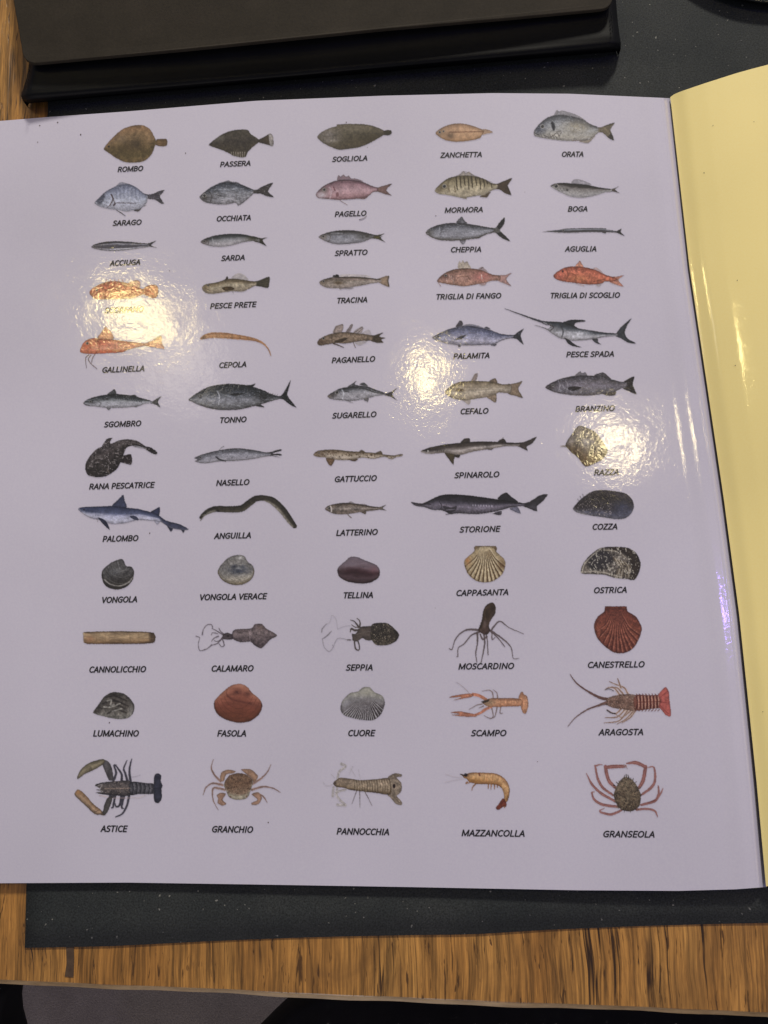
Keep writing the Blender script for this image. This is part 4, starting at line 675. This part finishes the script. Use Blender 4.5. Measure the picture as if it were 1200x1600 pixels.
P('162,695 180,675 205,660 260,665 330,675 430,670 515,666 520,764 420,755 330,746 270,738 230,725 190,720 172,712', [(0, (128, 110, 88)), (.35, (160, 140, 116)), (.7, (150, 130, 104)), (1, (104, 84, 58))], n=.14)
for i in range(15): L([[290+i*16, 674], [298+i*16, 710], [292+i*16, 752]], (104, 86, 64), 5, .6, 1); L([[298+i*16, 676], [305+i*16, 745]], (186, 168, 144), 4, .45, 1)
E(543, 713, 9, 14, (44, 30, 26), .95, 1); E(175, 695, 7, 10, (90, 72, 64), .8, 1); G(230, 695, 40, 26, (132, 112, 94), .6); L('560,640 580,660', (100, 84, 68), 4, .6, 1); L('530,770 575,815', (100, 84, 68), 4, .6, 1); N(.16, 2)
pic('mazzancolla', CRUST, 'orange prawn curled downwards', 690, 1040, 3.2432)
for q in ('20,550 60,562 112,568', '20,592 60,582 115,572'): L(q, (170, 150, 142), 3, .4)
for q in ('175,598 158,615 154,632', '130,590 124,598 150,590', '238,600 236,622', '252,602 250,628', '268,604 268,626', '282,606 284,618', '300,690 320,720'): L(q, (150, 106, 62), [8, 6, 4])
P('92,548 112,552 125,562 118,570', (100, 70, 44)); P('110,565 140,543 210,542 280,548 325,578 345,622 340,672 326,700 326,716 310,712 316,668 308,628 280,606 230,602 180,600 142,592 128,575', [(0, (176, 128, 80)), (.25, (208, 164, 110)), (.6, (196, 150, 92)), (1, (156, 108, 52))], n=.1)
G(165, 585, 50, 12, (158, 110, 44), .7); G(130, 556, 14, 12, (96, 66, 46), .8); E(122, 554, 9, 9, (40, 26, 22), .95); L('190,546 193,556', (110, 54, 40), 7, .8, 1)
for q in ('232,548 225,600', '262,550 252,602', '290,562 276,606', '316,582 296,612', '334,610 306,634', '340,640 312,655'): L(q, (160, 108, 62), 4, .55, 1)
P('275,720 290,700 312,672 330,700 326,718 318,712 292,731 280,730', (138, 66, 38)); L('285,722 315,685', (80, 34, 22), 4, .6, 1); N(.1, 2.2)
pic('granseola', CRUST, 'round spider crab with long reddish legs arched inward', 690, 1040, 3.2432)
for q, w in (('886,622 852,590 838,555 830,512', [16, 18, 18, 18]), ('832,516 870,512 930,510', [18, 20, 16]), ('1000,620 1022,580 1034,512', [16, 20, 18]), ('1034,514 985,492 938,496', [16, 20, 8]), ('872,658 820,622 792,575 778,508', [10, 14, 13, 9]), ('778,510 800,502 815,503', [9, 7, 3]), ('882,688 812,650 762,602 734,546', [12, 15, 12, 4]), ('900,715 820,706 775,680 762,645 775,640', [14, 15, 12, 9, 4]), ('912,732 860,754 812,745 803,735 825,722', [12, 14, 11, 8, 3]), ('1008,658 1060,620 1082,580 1076,516 1046,516', [10, 15, 13, 9, 5]), ('1010,706 1080,686 1100,650 1098,610', [12, 16, 11, 7]), ('1088,680 1112,645 1122,622', [9, 9, 4]), ('988,730 1045,726 1082,738 1094,766', [12, 12, 10, 5])): L(q, (146, 94, 84), w); L(q, (182, 136, 124), [3, 4, 3], .5, 1)
L('925,505 942,522', (150, 130, 128), [8, 3]); L('1050,690 1080,682', (110, 56, 48), 8, .6, 1)
for q in ('922,580 928,556', '936,572 936,552', '950,572 944,554', '966,585 972,572', '896,600 885,590'): L(q, (92, 80, 64), [8, 4])
P('880,628 895,595 915,572 935,564 965,578 988,605 1010,655 1002,712 965,738 912,732 882,695 872,655', [(0, (124, 106, 84)), (.5, (112, 94, 72)), (1, (94, 78, 58))], n=.25, ns=3)
N(.7, 1.8, 1.8, (150, 136, 108), .3, ((870, 560), (1015, 742))); N(.7, 1.8, 1.8, (46, 38, 30), .25, ((870, 560), (1015, 742))); G(945, 655, 10, 30, (140, 126, 100), .5)
for i in range(14):
    t = i*.45; L([[942+62*math.cos(t), 655+78*math.sin(t)], [942+72*math.cos(t), 655+88*math.sin(t)]], (88, 74, 56), 5, .8)

# ---------------------------------------------------------------- floor and table
TZ = -.0030
fl = obj('floor', [(-3, -3, -.76), (3, -3, -.76), (3, 3, -.76), (-3, 3, -.76)], [(0, 1, 2, 3)], M_floor); fl['kind'] = 'structure'
e0, e1 = unproject(0, 1531, TZ), unproject(1200, 1582, TZ)
ex = (e1-e0); ang = math.atan2(ex[1], ex[0]); org = e0
ca, sa = math.cos(ang), math.sin(ang)
def tb(x, y, z): return np.array([org[0]+x*ca-y*sa, org[1]+x*sa+y*ca, z])
tbl = thing('table', 'oak table with a pale worn edge under the placemat and booklet', 'table', tuple(tb(.25, .4, -.76)))
# the top is a slab: bevelled front edge, slightly wavy from wear
prof = [(.0, TZ), (-.0003, TZ-.0003), (-.0012, TZ-.0007), (-.0021, TZ-.0012), (-.0025, TZ-.0022), (-.0026, TZ-.034), (.02, TZ-.036)]
XS = np.linspace(-.45, .75, 241); wob = .00025*np.sin(XS*31)+.0002*np.sin(XS*87+1)+.00012*np.sin(XS*213+2)
v = [tb(x, .75, TZ) for x in XS]; rows = [v]
for k, (y, z) in enumerate(prof):
    rows.append([tb(x, y + w*(.35 if k == 0 else 1), z) for x, w in zip(XS, wob)])
rows.append([tb(x, .75, TZ-.036) for x in XS])
V = [p for r in rows for p in r]; n = len(XS)
F = [(i*n+j, (i+1)*n+j, (i+1)*n+j+1, i*n+j+1) for i in range(len(rows)-1) for j in range(n-1)]
F += [[i*n for i in range(len(rows))], [i*n+n-1 for i in range(len(rows)-1, -1, -1)], ]
top = obj('tabletop', V, F, M_oak, tbl, smooth_=False); top.data.materials.append(M_oak_edge)
top.rotation_euler = (0, 0, 0)
for p in top.data.polygons: p.use_smooth = False
for i in range(2, 6):
    for j in range(n-1): top.data.polygons[i*(n-1)+j].material_index = 1
for (x, y) in ((-.38, .06), (.68, .06), (-.38, .69), (.68, .69)):
    bm = bmesh.new(); bmesh.ops.create_cube(bm, size=1, matrix=Matrix.Translation(tb(x, y, (-.76+TZ-.036)/2)) @ Matrix.Rotation(ang, 4, 'Z') @ Matrix.Diagonal((.06, .06, .76+TZ-.0362, 1)))
    bmesh.ops.bevel(bm, geom=bm.edges[:], offset=.004, segments=2, affect='EDGES')
    obj('leg', [q.co[:] for q in bm.verts], [[q.index for q in f.verts] for f in bm.faces], M_oak, tbl, smooth_=False); bm.free()
# dark filler in an old notch near the left end of the edge
fq = [unproject(x, y, TZ+.0003) for x, y in ((103, 1474), (115.5, 1474), (116, 1500), (115, 1527), (101, 1526), (104, 1505))]
obj('filler_strip', fq, [list(range(6))[::-1]], M_filler, tbl, smooth_=False)

# ---------------------------------------------------------------- chairs under the table edge
def chair(outline, label, group):
    Z = -.30
    pts_ = [unproject(x, y, Z-.03) for x, y in outline]; c = np.mean(pts_, 0)
    t = thing('chair', label, 'chair', (c[0], c[1], -.76), group)
    k = len(pts_)
    vs = []
    for z, g in ((Z-.034, .99), (Z-.03, 1.0), (Z-.015, 1.0), (Z-.004, .985), (Z, .96)):
        vs += [np.array([c[0]+(p[0]-c[0])*g, c[1]+(p[1]-c[1])*g, z]) for p in pts_]
    fs = [(r*k+i, r*k+(i+1) % k, (r+1)*k+(i+1) % k, (r+1)*k+i) for r in range(4) for i in range(k)] + [list(range(k))[::-1], [4*k+i for i in range(k)]]
    o = obj('seat', vs, fs, M_seat, t)
    mn, mx = np.min(pts_, 0), np.max(pts_, 0)
    c = (np.min(pts_, 0)+np.max(pts_, 0))/2
    bm = bmesh.new(); bmesh.ops.create_cone(bm, cap_ends=True, segments=24, radius1=.018, radius2=.018, depth=.40, matrix=Matrix.Translation((c[0], c[1], -.533)))
    obj('pedestal', [q.co[:] for q in bm.verts], [[q.index for q in f.verts] for f in bm.faces], M_seat, t, smooth_=False); bm.free()
    bm = bmesh.new(); bmesh.ops.create_cone(bm, cap_ends=True, segments=32, radius1=.06, radius2=.05, depth=.02, matrix=Matrix.Translation((c[0], c[1], -.75)))
    obj('foot', [q.co[:] for q in bm.verts], [[q.index for q in f.verts] for f in bm.faces], M_seat, t, smooth_=False); bm.free()
    return t
chair([(395, 1612), (412, 1595), (432, 1575), (448, 1560), (468, 1546), (500, 1530), (600, 1505), (800, 1480), (1100, 1480), (1320, 1500), (1400, 1600), (1380, 1900), (900, 2050), (500, 1950), (400, 1750)], 'wide black padded chair seat under the right half of the table edge', 'chairs at the table edge')
chair([(34, 1500), (35, 1532), (32, 1555), (34, 1578), (40, 1600), (46, 1640), (30, 1900), (-200, 1950), (-420, 1880), (-430, 1600), (-380, 1470), (-100, 1450)], 'black padded chair seat peeking out at the bottom left corner', 'chairs at the table edge')

# ---------------------------------------------------------------- placemat
mz = TZ+.0006
def edge(ps, k):
    ps = np.array(ps, float); d = np.r_[0, np.cumsum(np.hypot(*np.diff(ps, axis=0).T))]; t = np.linspace(0, d[-1], k)
    return np.stack([np.interp(t, d, ps[:, 0]), np.interp(t, d, ps[:, 1])], -1)
be = edge([(38.5, 1481), (170, 1478.5), (300, 1472), (400, 1467.5), (500, 1464), (640, 1461), (740, 1460), (850, 1453), (1000, 1447), (1120, 1443.5), (1260, 1441), (2050, 1418)], 60)
te = edge([(86, -250), (2000, -250)], 60)
def pm_(n, m):
    t = np.linspace(0, 1, n)[:, None, None]; q = be[None]*(1-t)+te[None]*t
    z = mz + .0003*np.sin(q[..., 0]/90)*np.sin(q[..., 1]/70)**2*.5
    return unproject(q[..., 0], q[..., 1], z)
v, f = grid(40, 60, pm_)
pm = obj('placemat', v, f, M_mat, loc=tuple(unproject(600, 900, mz)))
modifier(pm, 'SOLIDIFY', thickness=.0004, offset=-1)
tag(pm, 'dark grey flecked paper placemat between the table and the booklet', 'placemat')

# ---------------------------------------------------------------- the menu booklet
bk = thing('menu_booklet', 'open booklet, fish chart on a lilac-white page facing a blank yellow page', 'menu', tuple(unproject(1125, 770, 0)))
def pg(n, m):
    v = np.concatenate([np.linspace(0, .9, int(n*.55)), np.linspace(.9, .965, int(n*.2))[1:], np.linspace(.965, 1, n-int(n*.55)-int(n*.2)+1)[1:]])[:n]
    s = v[:, None]*np.ones((1, m)); t = np.linspace(0, 1, m)[None]*np.ones((len(v), 1))
    y = 150+t*1236
    for _ in range(6):
        x = -75+(spline_x(y)+1.5+75)*s; y = page_top(x)*(1-t)+page_bottom(x)*t
    return unproject(x, y, page_h(x, y))
v, f = grid(190, 220, pg)
page = obj('fish_chart_page', v, f, M_page, bk); page['label'] = 'lilac-white glossy page printed with sixty named sea creatures'
page.data.materials.append(M_cut); modifier(page, 'SOLIDIFY', thickness=.0005, offset=-1, material_offset_rim=1, use_rim=True)
modifier(page, 'EDGE_SPLIT', split_angle=math.radians(50))
HY = table1([-.1, 0, .12, .3, .45, .6, .8, 1.1], [.0016, .0022, .0052, .0077, .0092, .0104, .0117, .0126], .025)
def yh(px, py):
    r = (px-spline_x(py))/190.0
    t = np.clip((py-130)/1250, 0, 1)
    return np.interp(r, _g, HY)*(1-.15*t)*np.interp(r, [1.1, 4, 5.7], [1, .5, .1])
def yg(n, m):
    s = np.concatenate([np.linspace(0, 1, n-20), np.linspace(1, 5.6, 21)[1:]])[:, None]*np.ones((1, m)); t = np.linspace(0, 1, m)[None]*np.ones((n, 1))
    y = 150+t*1236
    for _ in range(5):
        x = spline_x(y)+s*190
        yt = np.interp(x, [1040, 1047, 1053, 1062, 1075, 1100, 1125, 1150, 1175, 1200, 1240, 1400, 2200], [156, 152, 147.5, 143.5, 139, 130.5, 122.5, 114.5, 107.5, 101, 92, 84, 70])
        yb = np.interp(x, [1190, 1197, 1260, 1390, 2300], [1386, 1385, 1376, 1362, 1330]); y = yt*(1-t)+yb*t
    return unproject(x, y, yh(x, y))
v, f = grid(110, 140, yg)
yp = obj('yellow_page', v, f, M_yellow, bk); yp['label'] = 'blank yellow page rising from the fold'
yp.data.materials.append(M_cut); modifier(yp, 'SOLIDIFY', thickness=.0006, offset=-1, material_offset_rim=1, use_rim=True)

modifier(yp, 'EDGE_SPLIT', split_angle=math.radians(50))
# printed captions
CAP = [
 [('ROMBO', 204, 264, 41), ('PASSERA', 368, 256, 49), ('SOGLIOLA', 547, 248, 56), ('ZANCHETTA', 721, 242, 66), ('ORATA', 895, 241, 35.5)],
 [('SARAGO', 199, 348, 46), ('OCCHIATA', 365.5, 341, 55), ('PAGELLO', 548, 334, 50.5), ('MORMORA', 725, 328, 61), ('BOGA', 903, 326.5, 32)],
 [('ACCIUGA', 196, 410.5, 48.5), ('SARDA', 364.5, 403, 38), ('SPRATTO', 549, 395, 52), ('CHEPPIA', 728.5, 390, 49), ('AGUGLIA', 908, 389, 50)],
 [('SCORFANO', 194.5, 484, 62), ('PESCE PRETE', 364.5, 477, 73), ('TRACINA', 550.5, 469, 49), ('TRIGLIA DI FANGO', 732.5, 463, 103), ('TRIGLIA DI SCOGLIO', 914.5, 461.5, 110)],
 [('GALLINELLA', 193, 577, 67.5), ('CEPOLA', 364, 570, 44), ('PAGANELLO', 552.5, 562, 69), ('PALAMITA', 737, 556, 58), ('PESCE SPADA', 922.5, 553.5, 76)],
 [('SGOMBRO', 192, 662.5, 59), ('TONNO', 364.5, 656, 43), ('SUGARELLO', 554, 648.5, 70), ('CEFALO', 741.5, 642.5, 45), ('BRANZINO', 930, 638.5, 62.5)],
 [('RANA PESCATRICE', 190.5, 759, 103), ('NASELLO', 364, 754, 53), ('GATTUCCIO', 556, 748, 67), ('SPINAROLO', 745.5, 742, 71), ('RAZZA', 948, 738, 40)],
 [('PALOMBO', 188.5, 841.5, 57), ('ANGUILLA', 364, 837, 58.5), ('LATTERINO', 558, 832, 66), ('STORIONE', 750, 827, 64), ('COZZA', 945.5, 823, 40.5)],
 [('VONGOLA', 187, 937, 57), ('VONGOLA VERACE', 364.5, 932.5, 106), ('TELLINA', 560, 930, 48), ('CAPPASANTA', 754, 926, 83), ('OSTRICA', 954, 922, 53)],
 [('CANNOLICCHIO', 184, 1046, 90), ('CALAMARO', 363.5, 1044.5, 67), ('SEPPIA', 562, 1043, 43), ('MOSCARDINO', 760, 1041, 88), ('CANESTRELLO', 963, 1038.5, 90)],
 [('LUMACHINO', 181.5, 1146, 72.5), ('FASOLA', 362.5, 1146, 46.5), ('CUORE', 565, 1145.5, 43), ('SCAMPO', 764, 1145.5, 56), ('ARAGOSTA', 971, 1144, 70.6)],
 [('ASTICE', 178.5, 1295, 42), ('GRANCHIO', 363.5, 1296, 65.6), ('PANNOCCHIA', 567.5, 1299.5, 83.5), ('MAZZANCOLLA', 771, 1302, 100), ('GRANSEOLA', 983, 1303.5, 82)]]
def arc(cx, cy, rx, ry, a0, a1, k=14): return [(cx+rx*math.cos(math.radians(a)), cy+ry*math.sin(math.radians(a))) for a in np.linspace(a0, a1, k)]
GL = {  # a plain humanist sans: advance width and strokes on a cap height of 1
 'A': (.64, [[(.03, 0), (.32, 1), (.61, 0)], [(.13, .33), (.51, .33)]]),
 'B': (.64, [[(.1, 0), (.1, 1), (.32, 1)]+arc(.32, .77, .2, .23, 90, -90)+[(.1, .54)], [(.32, .54)]+arc(.33, .27, .24, .27, 90, -90)+[(.1, 0)]]),
 'C': (.62, [arc(.38, .5, .32, .5, 55, 305, 22)]),
 'D': (.70, [[(.1, 0), (.1, 1), (.27, 1)]+arc(.27, .5, .36, .5, 90, -90, 20)+[(.1, 0)]]),
 'E': (.54, [[(.49, 1), (.1, 1), (.1, 0), (.49, 0)], [(.1, .52), (.46, .52)]]),
 'F': (.52, [[(.49, 1), (.1, 1), (.1, 0)], [(.1, .50), (.46, .50)]]),
 'G': (.71, [arc(.42, .5, .36, .5, 55, 300, 22)+[(.62, .08), (.62, .48), (.40, .48)]]),
 'H': (.73, [[(.1, 0), (.1, 1)], [(.63, 0), (.63, 1)], [(.1, .52), (.63, .52)]]),
 'I': (.28, [[(.14, 0), (.14, 1)]]),
 'L': (.52, [[(.1, 1), (.1, 0), (.48, 0)]]),
 'M': (.90, [[(.1, 0), (.1, 1), (.45, .06), (.80, 1), (.80, 0)]]),
 'N': (.76, [[(.1, 0), (.1, 1), (.66, 0), (.66, 1)]]),
 'O': (.77, [arc(.385, .5, .325, .5, 90, 450, 30)]),
 'P': (.60, [[(.1, 0), (.1, 1), (.30, 1)]+arc(.30, .71, .22, .29, 90, -90)+[(.1, .42)]]),
 'R': (.63, [[(.1, 0), (.1, 1), (.30, 1)]+arc(.30, .73, .21, .27, 90, -90)+[(.1, .46)], [(.32, .46), (.58, 0)]]),
 'S': (.54, [[(.46, .93)]+arc(.29, .75, .20, .25, 75, 225, 10)+[(.30, .50)]+arc(.26, .25, .21, .25, 45, -110, 12)+[(.06, .06)]]),
 'T': (.56, [[(.02, 1), (.54, 1)], [(.28, 1), (.28, 0)]]),
 'U': (.72, [[(.1, 1), (.1, .3)]+arc(.36, .3, .26, .3, 180, 360, 16)+[(.62, 1)]]),
 'V': (.62, [[(.03, 1), (.31, 0), (.59, 1)]]),
 'Z': (.57, [[(.06, 1), (.50, 1), (.05, 0), (.53, 0)]]), ' ': (.24, [])}
for row in CAP:
    cx = [c[1] for c in row]; cy = [c[2] for c in row]
    for k, (txt, x, y, wd) in enumerate(row):
        a, b = (3, 4) if k == 4 else (max(k-1, 0), k+1)
        sl = (cy[b]-cy[a])/(cx[b]-cx[a]); capH = 6.9+(y-250)/1050*1.75
        adv = 0; st = []
        for ch in txt:
            w_, ss = GL[ch]; w_ += .09; st += [[(adv+p[0], p[1]) for p in q] for q in ss]; adv += w_
        sxx = (wd-1.9-.2*capH)/(adv-.23)
        pic('caption', 'caption', 'black italic caption reading '+txt, 0, 0, 1)
        for q in st:
            q = np.array(q); u = (q[:, 0]-.07)*sxx - (wd-1.9-.2*capH)/2 + (q[:, 1]-.5)*.2*capH; v_ = (q[:, 1]-.5)*capH
            L(np.stack([x+u+v_*.02, y+u*sl-v_], -1), (22, 20, 22), 2.05+.25*(y-250)/1050, sm=0, f=.8)
# printed pictures
def sat(c):
    g = c.mean(-1, keepdims=True); return np.clip(g+(c-g)*.80, 1e-4, 4)
for i, pc in enumerate(PICS):
    STEP = .42 if pc['kind'] == 'caption' else .75
    X, Y, C, A = render_pic(pc, i+1)
    n, m_ = X.shape
    hit = A > .04
    quad = hit[:-1, :-1] | hit[1:, :-1] | hit[:-1, 1:] | hit[1:, 1:]
    used = np.zeros((n, m_), bool)
    used[:-1, :-1] |= quad; used[1:, :-1] |= quad; used[:-1, 1:] |= quad; used[1:, 1:] |= quad
    idx = np.full((n, m_), -1); idx[used] = np.arange(used.sum())
    jj, ii = np.nonzero(quad)
    F_ = np.stack([idx[jj, ii], idx[jj+1, ii], idx[jj+1, ii+1], idx[jj, ii+1]], -1)
    pos = page_point(X[used], Y[used], .00005)
    o = obj(pc['kind'], pos, F_.tolist(), M_ink, page); o['label'] = pc['label']
    at = o.data.color_attributes.new('ink', 'FLOAT_COLOR', 'POINT')
    rgba = np.ones((used.sum(), 4), np.float32); rgba[:, :3] = np.clip(sat(lin(C[used])/SEEN)**1.22*PAGE, 0, 1); rgba[:, 3] = A[used]
    at.data.foreach_set('color', rgba.ravel())
# stray specks on the paper
rng = np.random.default_rng(4)
def speck(par, fn, x, y, r):
    o = obj('speck', [fn(x+r*math.cos(q*.9)*rng.uniform(.6, 1.1), y+r*math.sin(q*.9)*rng.uniform(.6, 1.1)) for q in range(7)], [list(range(6, -1, -1))], M_speck, par, smooth_=False)
for x, y, r in [(62, 196, 1.0), (90, 191, 1.1), (126, 210, 1.3), (59, 222, .9), (290, 239, .9), (541, 191, 1.1), (574, 230, .7), (681, 337, .9), (265, 423, .8), (234, 833, 1.1), (171, 1129, 1.1), (775, 936, .6), (419, 1285, 1.2), (680, 950, .6), (520, 1008, .6), (820, 300, .6), (840, 1190, .7)]:
    speck(page, lambda a, b: page_point(a, b, .00018), x, y, r)
hv_, hf = [], []
for (x, y) in [(561, 343), (566, 342), (570, 340), (573, 337)]: hv_ += [page_point(x, y-.45, .0003), page_point(x, y+.45, .0003)]
obj('stray_hair', hv_, [(2*i, 2*i+1, 2*i+3, 2*i+2) for i in range(3)], M_speck, page, smooth_=False)
for x, y, r in [(1100, 270, 1.1), (1114, 196, .8), (1152, 438, .9), (1149, 571, .9), (1178, 190, .7), (1192, 1112, .8)]:
    speck(yp, lambda a, b: unproject(a, b, yh(np.array(a), np.array(b))+.00018), x, y, r)

# ---------------------------------------------------------------- leather bill folder
bf = thing('bill_folder', 'black leather bill folder with a grey-brown flap, lying above the booklet', 'bill folder', tuple(unproject(500, -60, mz)))
# pouch: from behind the flap down over a rounded lip to the placemat
lx = [(25, -260), (33, 0), (46, 92), (42, 120), (36, 140), (33, 150), (36, 158), (40, 162)]
rx = [(950, -330), (957, -60), (963, 6), (965, 30), (968, 55), (970, 66), (970, 75), (969, 80)]
tv = [0, .35, .55, .68, .8, .88, .95, 1.0]
hv = [.0085, .0095, .0088, .0080, .0078, .0070, .0046, TZ+.0008]
def pouch(n, m):
    t = np.concatenate([np.linspace(0, .5, n//3), np.linspace(.5, 1, n-n//3+1)[1:]])[:, None]; s = np.linspace(0, 1, m)[None]
    L_ = np.stack([np.interp(t, tv, [q[k] for q in lx]) for k in (0, 1)], -1); R_ = np.stack([np.interp(t, tv, [q[k] for q in rx]) for k in (0, 1)], -1)
    q = L_*(1-s[..., None])+R_*s[..., None]
    k = np.ones(5)/5
    hh = np.convolve(np.pad(np.interp(t[:, 0], tv, hv), 2, 'edge'), k, 'valid')[:, None]; hh[-1] = TZ+.0008
    mid = np.sin(np.pi*s)**.6
    sag = .0022*mid*np.exp(-((t-.78)/.13)**2)
    endl = np.minimum(np.clip(s/.012, 0, 1), np.clip((1-s)/.012, 0, 1))
    h = (hh-sag)*(.55+.45*np.sqrt(endl)); h = np.maximum(h, TZ+.0008)
    return unproject(q[..., 0], q[..., 1], h)
v, f = grid(70, 160, pouch)
po = obj('pouch', v, f, M_black, bf)
# close the two ends and the back with walls down to the table
n_, m_ = 70, 160
def skirt(ids):
    a = v[ids]; b = a.copy(); b[:, 2] = TZ+.0007; k = len(ids)
    return np.r_[a, b], [(i, i+1, k+i+1, k+i) for i in range(k-1)]
sv, sf = [], []
for ids in (np.arange(n_)*m_, np.arange(n_)*m_+m_-1, np.arange(m_)):
    a, q = skirt(ids); b0 = len(sv); sv += a.tolist(); sf += [tuple(b0+i for i in x) for x in q]
obj('side_wall', sv, sf, M_black, bf)
def rounded(corners, rad, k=8):
    out = []
    c = np.array(corners, float)
    for i in range(len(c)):
        p, a, b = c[i], c[i-1], c[(i+1) % len(c)]
        r = rad[i]
        if r == 0: out.append(p); continue
        u, w = (a-p)/np.linalg.norm(a-p), (b-p)/np.linalg.norm(b-p)
        for t in np.linspace(0, 1, k): out.append((p+u*r)*(1-t)**2+2*p*t*(1-t)+(p+w*r)*t*t)
    return np.array(out)
FH = .0128
bot = edge([(36, 100.5), (300, 76), (600, 45), (800, 27.5), (960, 12.5)], 30)
corner = rounded([(4, -300), (36, 100.5), (300, 76)], [0, 24, 0])[1:9]
cr = rounded([(800, 27.5), (958, 12.5), (945, -340)], [0, 20, 0])[1:9]
mid_ = [q for q in bot if 64 < q[0] < 930]
ol = np.array([(4, -300), (12, -120), (20, -5)] + corner.tolist() + [list(q) for q in mid_] + cr.tolist() + [(950, -150), (944, -340)])
bm = bmesh.new()
tv_ = [bm.verts.new(unproject(x, y, FH - .0006*math.cos(x/160.0))) for x, y in ol]
fc = bm.faces.new(tv_); r = bmesh.ops.extrude_face_region(bm, geom=[fc])
ext = [q for q in r['geom'] if isinstance(q, bmesh.types.BMVert)]; bmesh.ops.translate(bm, vec=(0, 0, -.0016), verts=ext)
bmesh.ops.recalc_face_normals(bm, faces=bm.faces[:]); bm.verts.index_update()
flp = obj('flap', [q.co[:] for q in bm.verts], [[q.index for q in f.verts] for f in bm.faces], M_flap, bf, smooth_=False); bm.free()
modifier(flp, 'BEVEL', width=.00035, segments=3, limit_method='ANGLE', angle_limit=math.radians(50))
# stitches along both ends of the pouch
def stitches(line, k):
    vs, fs = [], []
    for i in range(k):
        t0, t1 = (i+.15)/k, (i+.75)/k
        a = np.array(line[0])*(1-t0)+np.array(line[1])*t0; b = np.array(line[0])*(1-t1)+np.array(line[1])*t1
        b0 = len(vs)
        for (x, y) in (a, b):
            for dx, dz in ((-.9, 0), (0, .0004), (.9, 0)):
                vs.append(unproject(x+dx, y, .0092+dz))
        fs += [(b0, b0+3, b0+4, b0+1), (b0+1, b0+4, b0+5, b0+2)]
    return vs, fs
for ln in (((47, 101), (41, 143)), ((955, 18), (958, 52))):
    a, b = stitches(ln, 6); obj('stitching', a, b, M_thread, bf, smooth_=False)

# ---------------------------------------------------------------- glass dish in the top right corner
ctr = unproject(1203, -165, mz); rad = float(np.linalg.norm(unproject(1203, 5, mz+.0046)-np.array([ctr[0], ctr[1], mz+.0046])))
pr = [(0, .0004), (.8, .0004), (.9, .0008), (.97, .002), (.99, .0036), (1.0, .0046), (.985, .0050), (.965, .0042), (.9, .0028), (0, .002)]
N_ = 96; V = []; F = []
for k, (r_, z) in enumerate(pr):
    V += [(ctr[0]+rad*r_*math.cos(2*math.pi*i/N_), ctr[1]+rad*r_*math.sin(2*math.pi*i/N_), mz+z) for i in range(N_)]
for k in range(len(pr)-1):
    F += [(k*N_+i, k*N_+(i+1) % N_, (k+1)*N_+(i+1) % N_, (k+1)*N_+i) for i in range(N_)]
gd = obj('dish', V, F, M_glass, loc=(ctr[0], ctr[1], mz)); tag(gd, 'dark glossy dish, only its rim showing in the top right corner', 'dish')
